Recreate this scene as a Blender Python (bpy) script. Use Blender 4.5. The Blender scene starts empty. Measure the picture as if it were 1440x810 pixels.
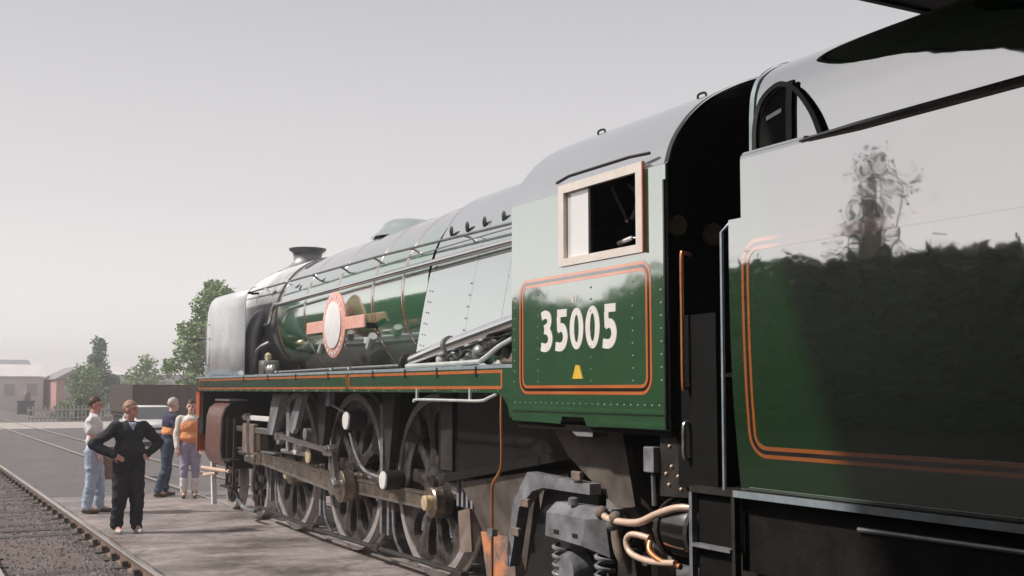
import bpy, bmesh, math, random
from mathutils import Vector, Matrix, noise
R = math.radians
random.seed(7)
scene = bpy.context.scene
COL = scene.collection

# ------------------------------------------------------------------ camera
CAM_H = 1.92
YAW = math.atan(870/1600); PITCH = math.atan(143/1600)
cam_d = bpy.data.cameras.new('camera'); cam = bpy.data.objects.new('camera', cam_d); COL.objects.link(cam)
cam_d.sensor_width = 36; cam_d.lens = 1600/1440*36; cam_d.clip_start = 0.05; cam_d.clip_end = 3000
cam.location = (0, 0, CAM_H); cam.rotation_euler = (math.pi/2 + PITCH, 0, -YAW)
scene.camera = cam
# ------------------------------------------------------------------ sky, sun, exposure
SUN_AZ, SUN_EL = R(-70), R(45)          # azimuth measured from +y towards +x
world = bpy.data.worlds.new('World'); scene.world = world; world.use_nodes = True
wn = world.node_tree.nodes; wl = world.node_tree.links
bgn = wn['Background']; bgn.inputs['Strength'].default_value = 0.1
sky = wn.new('ShaderNodeTexSky'); sky.sky_type = 'NISHITA'; sky.sun_disc = False
sky.sun_elevation = SUN_EL; sky.sun_rotation = SUN_AZ; sky.dust_density = 4.0; sky.air_density = 1.0
mixs = wn.new('ShaderNodeMix'); mixs.data_type = 'RGBA'; mixs.inputs[0].default_value = 0.86
geo = wn.new('ShaderNodeTexCoord'); sep = wn.new('ShaderNodeSeparateXYZ'); wl.new(geo.outputs['Generated'], sep.inputs[0])
veil = wn.new('ShaderNodeValToRGB'); ve = veil.color_ramp.elements       # bright horizon haze thinning towards the zenith
ve[0].position = 0.0; ve[0].color = (1.28, 1.23, 1.21, 1); ve[1].position = .62; ve[1].color = (.56, .545, .56, 1)
e_ = veil.color_ramp.elements.new(.16); e_.color = (.90, .867, .868, 1)
e_ = veil.color_ramp.elements.new(.36); e_.color = (.64, .62, .63, 1)
wl.new(sep.outputs['Z'], veil.inputs[0])
vm = wn.new('ShaderNodeVectorMath'); vm.operation = 'SCALE'; vm.inputs['Scale'].default_value = 9.7; wl.new(veil.outputs[0], vm.inputs[0])
wl.new(vm.outputs[0], mixs.inputs[7])
wl.new(sky.outputs[0], mixs.inputs[6]); wl.new(mixs.outputs[2], bgn.inputs['Color'])
sun_d = bpy.data.lights.new('sun', 'SUN'); sun_d.energy = 4.0; sun_d.angle = R(3); sun_d.color = (1, 0.95, 0.88)
sun = bpy.data.objects.new('sun', sun_d); COL.objects.link(sun); sun.location = (-20, 20, 30)
sd = Vector((math.sin(SUN_AZ)*math.cos(SUN_EL), math.cos(SUN_AZ)*math.cos(SUN_EL), math.sin(SUN_EL)))
sun.rotation_euler = sd.to_track_quat('Z', 'Y').to_euler()
vs = scene.view_settings; vs.view_transform = 'Standard'; vs.look = 'None'; vs.exposure = 0; vs.gamma = 1; vs.use_curve_mapping = False

# ------------------------------------------------------------------ materials
MATS = {}
def new_mat(name):
    m = bpy.data.materials.new(name); m.use_nodes = True
    MATS[name] = m
    return m, m.node_tree.nodes, m.node_tree.links, m.node_tree.nodes['Principled BSDF']
def noise_color(n, l, c1, c2, scale, detail=6, lo=.35, hi=.65, rough=.6, stretch=None):
    tc = n.new('ShaderNodeTexCoord'); nt = n.new('ShaderNodeTexNoise')
    nt.inputs['Scale'].default_value = scale; nt.inputs['Detail'].default_value = detail; nt.inputs['Roughness'].default_value = rough
    src = tc.outputs['Object']
    if stretch:
        mp = n.new('ShaderNodeMapping'); mp.inputs['Scale'].default_value = stretch
        l.new(src, mp.inputs['Vector']); src = mp.outputs[0]
    l.new(src, nt.inputs['Vector'])
    cr = n.new('ShaderNodeValToRGB'); cr.color_ramp.elements[0].position = lo; cr.color_ramp.elements[1].position = hi
    cr.color_ramp.elements[0].color = (*c1, 1); cr.color_ramp.elements[1].color = (*c2, 1)
    l.new(nt.outputs['Fac'], cr.inputs[0])
    return cr, nt, src
def mat(name, c1, c2=None, rough=.6, metal=0, scale=8, bump=0, bscale=None, lo=.35, hi=.65, spec=.5, stretch=None, coat=0):
    m, n, l, p = new_mat(name)
    c2 = c2 or tuple(v*1.25 for v in c1)
    cr, nt, src = noise_color(n, l, c1, c2, scale, lo=lo, hi=hi, stretch=stretch)
    l.new(cr.outputs[0], p.inputs['Base Color'])
    p.inputs['Roughness'].default_value = rough; p.inputs['Metallic'].default_value = metal
    p.inputs['Specular IOR Level'].default_value = spec; p.inputs['Coat Weight'].default_value = coat
    if bump:
        nb = n.new('ShaderNodeTexNoise'); nb.inputs['Scale'].default_value = bscale or scale*4; nb.inputs['Detail'].default_value = 5
        l.new(src, nb.inputs['Vector'])
        b = n.new('ShaderNodeBump'); b.inputs['Strength'].default_value = bump; b.inputs['Distance'].default_value = .02
        l.new(nb.outputs['Fac'], b.inputs['Height']); l.new(b.outputs[0], p.inputs['Normal'])
    return m
def paint(name, c1, c2, refl, rough=.06, wav=.02, tint=(1, 1, 1), wscale=1.6):
    """polished gloss paint: diffuse colour under a strong lacquer reflection, slightly rippled plate"""
    m, n, l, p = new_mat(name); n.remove(p); out = n['Material Output']
    cr, nt, src = noise_color(n, l, c1, c2, 3)
    dif = n.new('ShaderNodeBsdfDiffuse'); gl = n.new('ShaderNodeBsdfAnisotropic'); gl.inputs['Roughness'].default_value = rough
    gl.inputs['Color'].default_value = (*tint, 1)
    l.new(cr.outputs[0], dif.inputs['Color'])
    fr = n.new('ShaderNodeFresnel'); fr.inputs['IOR'].default_value = 1.45
    ma = n.new('ShaderNodeMath'); ma.operation = 'ADD'; ma.use_clamp = True; ma.inputs[1].default_value = refl
    l.new(fr.outputs[0], ma.inputs[0])
    mx = n.new('ShaderNodeMixShader'); l.new(ma.outputs[0], mx.inputs[0]); l.new(dif.outputs[0], mx.inputs[1]); l.new(gl.outputs[0], mx.inputs[2])
    l.new(mx.outputs[0], out.inputs['Surface'])
    nb = n.new('ShaderNodeTexNoise'); nb.inputs['Scale'].default_value = wscale; nb.inputs['Detail'].default_value = 3
    l.new(src, nb.inputs['Vector'])
    b = n.new('ShaderNodeBump'); b.inputs['Strength'].default_value = wav; b.inputs['Distance'].default_value = .1
    l.new(nb.outputs['Fac'], b.inputs['Height'])
    l.new(b.outputs[0], gl.inputs['Normal']); l.new(b.outputs[0], fr.inputs['Normal'])
    # thin dust film roughens the lacquer in patches
    n2 = n.new('ShaderNodeTexNoise'); n2.inputs['Scale'].default_value = 5; n2.inputs['Detail'].default_value = 8
    l.new(src, n2.inputs['Vector'])
    mr = n.new('ShaderNodeMapRange'); mr.inputs[3].default_value = rough*.5; mr.inputs[4].default_value = rough*1.8
    l.new(n2.outputs['Fac'], mr.inputs[0]); l.new(mr.outputs[0], gl.inputs['Roughness'])
    return m
GREEN = paint('green_gloss_paint', (.05, .20, .07), (.06, .24, .09), .65, rough=.05)
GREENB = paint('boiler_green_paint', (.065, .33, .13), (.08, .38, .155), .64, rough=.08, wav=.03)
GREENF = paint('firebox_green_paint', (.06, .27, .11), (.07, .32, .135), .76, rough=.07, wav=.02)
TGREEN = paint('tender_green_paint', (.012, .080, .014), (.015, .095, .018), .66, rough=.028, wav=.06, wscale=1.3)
BLACKG = paint('black_gloss_paint', (.012, .012, .012), (.02, .02, .02), .12, rough=.15)
SMOKEBLK = paint('smokebox_black', (.03, .03, .032), (.05, .05, .053), .14, rough=.42)
SKYPALE = paint('sky_paled_black_paint', (.20, .21, .20), (.27, .28, .27), .72, rough=.12, wav=.02)  # black roof and pipes; bright sky sheen put into the grey base colour
DEFL = paint('deflector_sky_paled_paint', (.56, .565, .59), (.68, .685, .71), .14, rough=.25, wav=.0)  # sky mirrored in the plates is put into this pale base colour
BLACK = mat('black_satin', (.008, .008, .008), (.018, .017, .016), rough=.55)
SOOT = mat('sooty_black', (.005, .0045, .004), (.014, .012, .010), rough=.7, scale=6, bump=.2, spec=.25)
INSIDE = mat('cab_interior_black', (.005, .005, .005), (.009, .009, .009), rough=.8, spec=.2)
ORANGE = paint('orange_lining', (.80, .20, .055), (.9, .27, .08), .38, rough=.08, wav=.02)
LBLACK = paint('black_lining', (.012, .01, .008), (.02, .018, .015), .42, rough=.08, wav=.02)
CREAM = mat('cream_frame', (.74, .66, .60), (.82, .75, .69), rough=.4)
WHITE = mat('white_numeral', (.78, .72, .70), (.85, .80, .78), rough=.4)
YELLOW = mat('yellow_paint', (.75, .45, .04), (.82, .52, .07), rough=.45)
STEEL = mat('bright_steel', (.42, .40, .38), (.58, .55, .52), rough=.32, metal=.85, scale=12)
RODM = mat('oily_rod_steel', (.22, .175, .135), (.46, .38, .31), rough=.3, metal=.75, scale=7)
WHEELM = mat('wheel_grey_grime', (.020, .017, .016), (.12, .105, .098), rough=.3, scale=7, bump=.15, metal=.2)
TYREM = mat('tyre_steel', (.40, .37, .35), (.58, .54, .52), rough=.38, metal=.45, scale=9)
FRAMEM = mat('grimy_frame', (.016, .014, .013), (.045, .038, .033), rough=.5, scale=5)
RUST = mat('rusty_brown_plate', (.16, .115, .09), (.26, .20, .17), rough=.7, scale=5, bump=.2)
RUSTO = mat('rust_orange_plate', (.17, .13, .115), (.60, .24, .11), rough=.8, scale=5, bump=.3, lo=.4, hi=.6)
ASHM = mat('ashpan_brown', (.055, .044, .037), (.19, .155, .13), rough=.6, scale=3.5, lo=.3, hi=.72, bump=.15)
CASTG = mat('grey_casting', (.085, .083, .088), (.30, .30, .325), rough=.42, scale=5, lo=.28, hi=.68, bump=.15)
COPPER = mat('copper_pipe', (.62, .24, .10), (.75, .33, .15), rough=.35, metal=.6, scale=14)
COPPERP = mat('pale_pipe', (.70, .48, .36), (.80, .60, .48), rough=.45, metal=.2, scale=14)
BRASS = mat('brass_cap', (.72, .55, .34), (.85, .72, .50), rough=.35, metal=.4)
DISCW = mat('pale_disc', (.72, .70, .68), (.82, .80, .78), rough=.4)
REDB = mat('red_buffer_beam', (.36, .07, .035), (.48, .11, .055), rough=.5)
MAROON = mat('cylinder_maroon', (.13, .06, .05), (.20, .10, .085), rough=.4, scale=6)
PINK = mat('nameplate_salmon', (.70, .30, .24), (.84, .52, .45), rough=.4, scale=30)
PLWHITE = mat('nameplate_white', (.80, .76, .76), (.88, .84, .84), rough=.3)
TORANGE = paint('tender_orange_lining', (1.0, .27, .05), (1.0, .32, .07), .65, rough=.03, wav=.035, wscale=1.1)
TBLACK = paint('tender_black_lining', (.012, .01, .008), (.02, .018, .015), .66, rough=.03, wav=.035, wscale=1.1)
PLBAND = paint('boiler_band_orange', (.55, .20, .09), (.65, .27, .13), .55, rough=.1)
GREYR = mat('handrail_grey', (.20, .20, .21), (.30, .30, .31), rough=.4, metal=.4)
BLUEE = mat('platform_edge_steel', (.30, .36, .40), (.42, .48, .52), rough=.35, metal=.3)  # pale bluish base carries light caught along the plate edges
CONDUIT = mat('pale_conduit', (.45, .48, .47), (.6, .62, .6), rough=.4)
LEDGE = paint('ledge_dark_paint', (.04, .034, .03), (.07, .058, .05), .12, rough=.25)
GLASS = paint('cab_pane_sky_tone', (.75, .72, .70), (.8, .77, .75), .25, rough=.05, wav=.0)  # whitish base colour paints the sky reflected in the glass
TGLASS = paint('tender_pane_sky_tone', (.30, .36, .38), (.33, .39, .41), .55, rough=.05, wav=.0)  # light blue base colour paints part of the sky reflection

# ------------------------------------------------------------------ mesh builder
class MB:
    def __init__(s): s.v = []; s.f = []
    def add(s, vs, fs):
        o = len(s.v); s.v += [Vector(v) for v in vs]; s.f += [tuple(i+o for i in f) for f in fs]; return s
    def box(s, a, b, M=None, bev=0):
        x0, y0, z0 = a; x1, y1, z1 = b
        if x0 > x1: x0, x1 = x1, x0
        if y0 > y1: y0, y1 = y1, y0
        if z0 > z1: z0, z1 = z1, z0
        if bev:
            bm = bmesh.new(); bmesh.ops.create_cube(bm, size=1)
            for v in bm.verts: v.co = Vector((x0 if v.co.x < 0 else x1, y0 if v.co.y < 0 else y1, z0 if v.co.z < 0 else z1))
            bmesh.ops.bevel(bm, geom=list(bm.edges), offset=bev, segments=2, affect='EDGES', profile=.5)
            vs = [v.co.copy() for v in bm.verts]; bm.verts.index_update(); fs = [[v.index for v in f.verts] for f in bm.faces]; bm.free()
        else:
            vs = [Vector(p) for p in ((x0,y0,z0),(x1,y0,z0),(x1,y1,z0),(x0,y1,z0),(x0,y0,z1),(x1,y0,z1),(x1,y1,z1),(x0,y1,z1))]
            fs = [(0,3,2,1),(4,5,6,7),(0,1,5,4),(1,2,6,5),(2,3,7,6),(3,0,4,7)]
        if M: vs = [M @ v for v in vs]
        return s.add(vs, fs)
    def prism(s, poly, axis, a, b):
        """polygon (2D points) extruded along axis 'x','y','z' from a to b"""
        n = len(poly)
        def P(p, t): return {'x': (t, p[0], p[1]), 'y': (p[0], t, p[1]), 'z': (p[0], p[1], t)}[axis]
        vs = [P(p, a) for p in poly] + [P(p, b) for p in poly]
        fs = [tuple(range(n))[::-1], tuple(range(n, 2*n))] + [(i, (i+1) % n, n+(i+1) % n, n+i) for i in range(n)]
        return s.add(vs, fs)
    def tube(s, pts, r, n=8, cap=True):
        pts = [Vector(p) for p in pts]; rs = r if isinstance(r, (list, tuple)) else [r]*len(pts)
        vs = []; up = Vector((0, 0, 1)); prev = None
        for i, p in enumerate(pts):
            t = (pts[min(i+1, len(pts)-1)] - pts[max(i-1, 0)]).normalized()
            if prev is None:
                a = t.cross(up if abs(t.z) < .95 else Vector((1, 0, 0))).normalized()
            else: a = (prev - t*prev.dot(t)).normalized()
            prev = a; b = t.cross(a)
            vs += [p + (a*math.cos(2*math.pi*k/n) + b*math.sin(2*math.pi*k/n))*rs[i] for k in range(n)]
        fs = [(i*n+k, i*n+(k+1) % n, (i+1)*n+(k+1) % n, (i+1)*n+k) for i in range(len(pts)-1) for k in range(n)]
        if cap: fs += [tuple(range(n))[::-1], tuple((len(pts)-1)*n+k for k in range(n))]
        return s.add(vs, fs)
    def lathe(s, prof, c, axis='z', n=32, cap=True):
        """prof: (radius, position along axis)"""
        c = Vector(c); vs = []
        for r, t in prof:
            for k in range(n):
                a = 2*math.pi*k/n; u, v = r*math.cos(a), r*math.sin(a)
                vs.append(c + Vector({'z': (u, v, t), 'x': (t, u, v), 'y': (v, t, u)}[axis]))
        fs = [(i*n+k, i*n+(k+1) % n, (i+1)*n+(k+1) % n, (i+1)*n+k) for i in range(len(prof)-1) for k in range(n)]
        if cap: fs += [tuple(range(n))[::-1], tuple((len(prof)-1)*n+k for k in range(n))]
        return s.add(vs, fs)
    def loft(s, rings, closed=False, cap=False):
        n = len(rings[0]); vs = [p for r in rings for p in r]
        m = n if closed else n-1
        fs = [(i*n+k, i*n+(k+1) % n, (i+1)*n+(k+1) % n, (i+1)*n+k) for i in range(len(rings)-1) for k in range(m)]
        if cap: fs += [tuple(range(n))[::-1], tuple((len(rings)-1)*n+k for k in range(n))]
        return s.add(vs, fs)
    def ball(s, c, r, n=10, m=6):
        c = Vector(c); rr = r if isinstance(r, (list, tuple)) else (r, r, r)
        rings = []
        for i in range(m+1):
            a = math.pi*i/m - math.pi/2; q = max(math.cos(a), .02)
            rings.append([c + Vector((rr[0]*q*math.cos(2*math.pi*k/n), rr[1]*q*math.sin(2*math.pi*k/n), rr[2]*math.sin(a))) for k in range(n)])
        return s.loft(rings, closed=True, cap=True)
    def caps(s, p0, r0, p1, r1, n=12):
        p0 = Vector(p0); p1 = Vector(p1); d = p1-p0; L = max(d.length, 1e-5); d /= L
        pts = []; rs = []
        for a in (-85, -60, -30): pts.append(p0 + d*r0*math.sin(R(a))); rs.append(r0*math.cos(R(a)))
        pts.append(p0.copy()); rs.append(r0); pts.append(p1.copy()); rs.append(r1)
        for a in (30, 60, 85): pts.append(p1 + d*r1*math.sin(R(a))); rs.append(r1*math.cos(R(a)))
        return s.tube(pts, rs, n)
    def build(s, name, m, parent=None, smooth=False, fix=True, auto=None):
        me = bpy.data.meshes.new(name)
        lo = Vector((min(v.x for v in s.v), min(v.y for v in s.v), min(v.z for v in s.v)))
        hi = Vector((max(v.x for v in s.v), max(v.y for v in s.v), max(v.z for v in s.v)))
        c = (lo+hi)/2
        me.from_pydata([v-c for v in s.v], [], s.f); me.validate()
        if fix:
            bm = bmesh.new(); bm.from_mesh(me); bmesh.ops.recalc_face_normals(bm, faces=bm.faces); bm.to_mesh(me); bm.free()
        if smooth:
            me.polygons.foreach_set('use_smooth', [True]*len(me.polygons))
            me.set_sharp_from_angle(angle=R(auto or 40))
        me.materials.append(m)
        o = bpy.data.objects.new(name, me); COL.objects.link(o)
        set_parent(o, parent, c)
        return o
WPOS = {}
def set_parent(o, parent, worldpos):
    o.parent = parent
    WPOS[o.name] = Vector(worldpos)
    o.location = Vector(worldpos) - (WPOS[parent.name] if parent else Vector())
def tag(o, label, cat, group=None):
    o['label'] = label; o['category'] = cat
    if group: o['group'] = group
    return o
def thing(name, loc, label, cat, group=None, rz=0):
    o = bpy.data.objects.new(name, None); o.empty_display_size = .3; COL.objects.link(o)
    WPOS[o.name] = Vector(loc); o.location = loc; o.rotation_euler.z = rz
    return tag(o, label, cat, group)
def struct(o): o['kind'] = 'structure'; return o
def smooth_path(pts, k=6):
    pts = [Vector(p) for p in pts]; out = []
    for i in range(len(pts)-1):
        p0 = pts[max(i-1, 0)]; p1 = pts[i]; p2 = pts[i+1]; p3 = pts[min(i+2, len(pts)-1)]
        for j in range(k):
            t = j/k
            out.append(.5*((2*p1) + (p2-p0)*t + (2*p0-5*p1+4*p2-p3)*t*t + (3*p1-p0-3*p2+p3)*t**3))
    out.append(pts[-1]); return out

XC = 5.80                      # centre line of the locomotive's track
def L(w, s, z): return (XC - w, s, z)     # w: towards the camera side, s: along the track, z: up
def Lp(pts): return [L(*p) for p in pts]

# ================================================================== SETTING
def ground_mat(name, cols, rough=.9, s1=.5, s2=6, bump=.5, wet=None):
    m, n, l, p = new_mat(name)
    cr, nt, src = noise_color(n, l, cols[0], cols[1], s1, detail=8, lo=.3, hi=.7)
    cr2, nt2, _ = noise_color(n, l, cols[2], cols[3], s2, detail=8, lo=.35, hi=.65, rough=.7)
    mx = n.new('ShaderNodeMix'); mx.data_type = 'RGBA'; mx.inputs[0].default_value = .5
    l.new(cr.outputs[0], mx.inputs[6]); l.new(cr2.outputs[0], mx.inputs[7]); l.new(mx.outputs[2], p.inputs['Base Color'])
    p.inputs['Roughness'].default_value = rough; p.inputs['Specular IOR Level'].default_value = .3
    if wet:
        nw = n.new('ShaderNodeTexNoise'); nw.inputs['Scale'].default_value = wet; nw.inputs['Detail'].default_value = 5
        l.new(src, nw.inputs['Vector'])
        mr = n.new('ShaderNodeMapRange'); mr.inputs[1].default_value = .42; mr.inputs[2].default_value = .6; mr.inputs[3].default_value = .35; mr.inputs[4].default_value = rough
        l.new(nw.outputs['Fac'], mr.inputs[0]); l.new(mr.outputs[0], p.inputs['Roughness'])
    nb = n.new('ShaderNodeTexNoise'); nb.inputs['Scale'].default_value = 30; nb.inputs['Detail'].default_value = 6
    l.new(src, nb.inputs['Vector'])
    b = n.new('ShaderNodeBump'); b.inputs['Strength'].default_value = bump; b.inputs['Distance'].default_value = .03
    l.new(nb.outputs['Fac'], b.inputs['Height']); l.new(b.outputs[0], p.inputs['Normal'])
    return m
GROUND = ground_mat('yard_earth', [(.10, .082, .078), (.17, .14, .13), (.07, .058, .055), (.19, .16, .15)], s1=.35)
ASH = ground_mat('ash_bed', [(.12, .11, .11), (.20, .185, .185), (.08, .073, .073), (.22, .205, .205)], s1=.6)
def pave_mat():
    m, n, l, p = new_mat('worn_concrete')
    cr, nt, src = noise_color(n, l, (.25, .215, .205), (.42, .365, .35), .55, detail=9, lo=.3, hi=.7, stretch=(.8, 1.2, 1))
    cr2, nt2, src2 = noise_color(n, l, (.55, .53, .52), (1, 1, 1), 1.1, detail=9, lo=.40, hi=.56, rough=.65, stretch=(.75, 1.25, 1))
    cr3, _, _ = noise_color(n, l, (.72, .70, .69), (1.08, 1.06, 1.05), 9, detail=8, lo=.35, hi=.65)
    m1 = n.new('ShaderNodeMix'); m1.data_type = 'RGBA'; m1.blend_type = 'MULTIPLY'; m1.inputs[0].default_value = 1
    m2 = n.new('ShaderNodeMix'); m2.data_type = 'RGBA'; m2.blend_type = 'MULTIPLY'; m2.inputs[0].default_value = 1
    l.new(cr.outputs[0], m1.inputs[6]); l.new(cr2.outputs[0], m1.inputs[7]); l.new(m1.outputs[2], m2.inputs[6]); l.new(cr3.outputs[0], m2.inputs[7])
    vo = n.new('ShaderNodeTexVoronoi'); vo.feature = 'DISTANCE_TO_EDGE'; vo.inputs['Scale'].default_value = .33; vo.inputs['Randomness'].default_value = 1
    nw = n.new('ShaderNodeTexNoise'); nw.inputs['Scale'].default_value = 2.5; nw.inputs['Detail'].default_value = 6
    va_ = n.new('ShaderNodeVectorMath'); va_.operation = 'ADD'; tc = n.new('ShaderNodeTexCoord'); sc = n.new('ShaderNodeVectorMath'); sc.operation = 'SCALE'; sc.inputs['Scale'].default_value = .5
    l.new(tc.outputs['Object'], nw.inputs['Vector']); l.new(nw.outputs['Color'], sc.inputs[0]); l.new(tc.outputs['Object'], va_.inputs[0]); l.new(sc.outputs[0], va_.inputs[1]); l.new(va_.outputs[0], vo.inputs['Vector'])
    ck = n.new('ShaderNodeMapRange'); ck.inputs[1].default_value = .0; ck.inputs[2].default_value = .012; ck.inputs[3].default_value = .7; ck.inputs[4].default_value = 1; l.new(vo.outputs['Distance'], ck.inputs[0])
    m3 = n.new('ShaderNodeVectorMath'); m3.operation = 'SCALE'; l.new(m2.outputs[2], m3.inputs[0]); l.new(ck.outputs[0], m3.inputs['Scale'])
    l.new(m3.outputs[0], p.inputs['Base Color'])
    rr = n.new('ShaderNodeMapRange'); rr.inputs[1].default_value = .38; rr.inputs[2].default_value = .58; rr.inputs[3].default_value = .32; rr.inputs[4].default_value = .85
    l.new(nt2.outputs['Fac'], rr.inputs[0]); l.new(rr.outputs[0], p.inputs['Roughness']); p.inputs['Specular IOR Level'].default_value = .4
    nb = n.new('ShaderNodeTexNoise'); nb.inputs['Scale'].default_value = 25; nb.inputs['Detail'].default_value = 6; l.new(tc.outputs['Object'], nb.inputs['Vector'])
    b = n.new('ShaderNodeBump'); b.inputs['Strength'].default_value = .2; b.inputs['Distance'].default_value = .02; l.new(nb.outputs['Fac'], b.inputs['Height']); l.new(b.outputs[0], p.inputs['Normal'])
    return m
PAVE = pave_mat()
GRAVEL = ground_mat('pale_gravel', [(.42, .38, .35), (.52, .47, .44), (.34, .30, .28), (.55, .50, .47)], s1=.4)
DIRTY = ground_mat('brown_dirt', [(.14, .105, .095), (.22, .17, .155), (.08, .06, .055), (.20, .16, .15)], s1=.9, s2=3)

def sheet(name, x0, y0, x1, y1, z, m, nx=1, ny=1, th=0):
    if th: o = MB().box((x0, y0, z-th), (x1, y1, z)).build(name, m)
    else: o = MB().add([(x0,y0,z),(x1,y0,z),(x1,y1,z),(x0,y1,z)], [(0,1,2,3)]).build(name, m)
    return struct(o)
sheet('ground', -260, -120, 300, 330, -.16, GROUND)
DARKGND = ground_mat('reflection_dark_ground', [(.012, .011, .011), (.02, .019, .018), (.010, .009, .009), (.024, .022, .021)], s1=.8)  # unseen ground, coloured dark to keep the tender's reflection black
DARKGND.node_tree.nodes['Principled BSDF'].inputs['Specular IOR Level'].default_value = 0.0
sheet('darkened_ground', -9, 5.7, .60, 130, -.153, DARKGND)  # out of view; darkened for the mirrored lower half of the tender
sheet('dirt_patch', .601, 5.7, 2.46, 50, -.139, DIRTY)
sheet('ash_ground', 2.62, 22.2, 9.5, 120, -.05, ASH, th=.3)
sheet('crossing_paving', 2.62, 8.6, 12.5, 22.19, -.02, PAVE, th=.3)
sheet('darkened_apron', 2.62, -14, 9.1, 8.59, -.03, DARKGND, th=.2)  # darkened to keep a bright band out of the tender's reflection
sheet('gravel_yard', 9.51, 22.2, 60, 62, -.045, GRAVEL, th=.2)
sheet('gravel_road', -6, 62, 60, 74, -.03, GRAVEL, th=.2)
sheet('shed_floor', -1.4, -14, 2.60, 5.69, -.14, ASH)

# ---- railway tracks
RAILM = mat('rail_steel', (.36, .33, .31), (.55, .52, .50), rough=.35, metal=.6, scale=3, stretch=(1, .1, 1))
RAILS = mat('rail_side_rust', (.16, .11, .085), (.25, .18, .14), rough=.8, scale=6)
SLEEP = mat('sleeper_timber', (.05, .042, .038), (.10, .085, .075), rough=.85, scale=5, stretch=(1, 6, 1), bump=.3)
CHAIRM = mat('chair_iron', (.055, .045, .04), (.10, .085, .075), rough=.7)
def rail(x, y0, y1, par):
    foot = [(x-.07, -.15), (x+.07, -.15), (x+.07, -.138), (x+.012, -.12), (x+.012, -.04), (x+.034, -.03), (x+.034, -.006), (x-.034, -.006), (x-.034, -.03), (x-.012, -.04), (x-.012, -.12), (x-.07, -.138)]
    o = MB().prism(foot, 'y', y0, y1).build('rail', RAILS, par)
    MB().prism([(x-.034, -.0058), (x+.034, -.0058), (x+.028, .0), (x-.028, .0)], 'y', y0, y1).build('rail_head', RAILM, o)
    return o
tk = thing('railway_track', (1.81, 20, -.15), 'empty railway track with worn bright rails beside the concrete crossing', 'railway track')
rail(1.09, -14, 120, tk); rail(2.53, -14, 120, tk)
sl0 = ch0 = None
y = 6.0; idx = 0
while y < 44:
    if sl0 is None:
        sl0 = MB().box((.55, y-.125, -.27), (3.07, y+.125, -.136), bev=.01).build('sleeper', SLEEP, tk)
        for k, cx in enumerate((1.09, 2.53)):
            b = MB().box((cx-.19, y-.09, -.137), (cx+.19, y+.09, -.118)).box((cx-.10, y-.06, -.119), (cx-.036, y+.06, -.055)).box((cx+.036, y-.06, -.119), (cx+.09, y+.06, -.065))
            o = b.build('rail_chair', CHAIRM, tk)
            if k == 0: ch0 = o
            else: ch1 = o
        base = [(o, o.location.copy()) for o in (sl0, ch0, ch1)]; yb = y
    else:
        for o, l0 in base:
            c = o.copy(); COL.objects.link(c); c.location = l0 + Vector((random.uniform(-.03, .03) if o is sl0 else 0, y-yb + (random.uniform(-.02, .02) if o is sl0 else 0), random.uniform(-.016, .012) if o is sl0 else 0))
    y += .72
tk2 = thing('railway_track', (XC, 20, -.15), 'railway track under the green locomotive, running on past the men', 'railway track')
rail(XC-.72, -14, 160, tk2); rail(XC+.72, -14, 160, tk2)

# ---- loose stones in the cess beside the left track
STONE = mat('ballast_stone', (.09, .08, .075), (.26, .23, .22), rough=.9, scale=3)
b = MB()
for i in range(8000):
    x = random.uniform(.62, 3.05); yy = 9 + 26*random.random()**1.3
    if 2.45 < x: x = random.uniform(2.15, 2.44)
    r = random.uniform(.012, .038); c = Vector((x, yy, -.15+r*.3))
    a = random.uniform(0, 6.3)
    vs = [c+Vector((r*math.cos(a+k*1.57)*random.uniform(.7, 1.2), r*math.sin(a+k*1.57)*random.uniform(.7, 1.2), random.uniform(-.2, .2)*r)) for k in range(4)] + [c+Vector((0, 0, r*.8)), c-Vector((0, 0, r*.6))]
    b.add(vs, [(0,1,4),(1,2,4),(2,3,4),(3,0,4),(1,0,5),(2,1,5),(3,2,5),(0,3,5)])
o = b.build('loose_stones', STONE, fix=False); o['kind'] = 'stuff'; tag(o, 'loose grey stones scattered over the dirt beside the empty track', 'stones')

# ---- engine shed over the tender
SHEDM = mat('shed_sooty_timber', (.014, .013, .013), (.03, .028, .027), rough=.85, scale=3)
SHEDB = mat('shed_sooty_brick', (.03, .024, .022), (.06, .048, .044), rough=.9, scale=6)
RY = 5.53
sh = thing('engine_shed', (2.0, -4, -.15), 'dark sooty engine shed roof sheltering the tender', 'engine shed')
MB().box((-1.4, -14, 4.62), (9.6, RY, 4.80)).build('roof', SHEDM, sh)
MB().box((-1.4, RY+.001, 4.60), (9.6, RY+.05, 5.05)).build('fascia_board', SHEDM, sh)
for yy in (4.3, 1.0, -2.4, -5.8, -9.2): MB().box((-1.0, yy-.12, 4.42), (9.1, yy+.12, 4.615)).build('roof_beam', SHEDM, sh)
MB().box((9.12, -14, -.3), (9.5, RY-.1, 4.61)).build('wall', SHEDB, sh)
MB().box((-1.25, -14, -.3), (-1.05, RY-.1, 4.61)).build('wall', SHEDB, sh)  # unseen side wall, set close in to dim the tender
MB().box((-1.04, -14, -.3), (9.11, -13.7, 4.61)).build('wall', SHEDB, sh)

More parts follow.
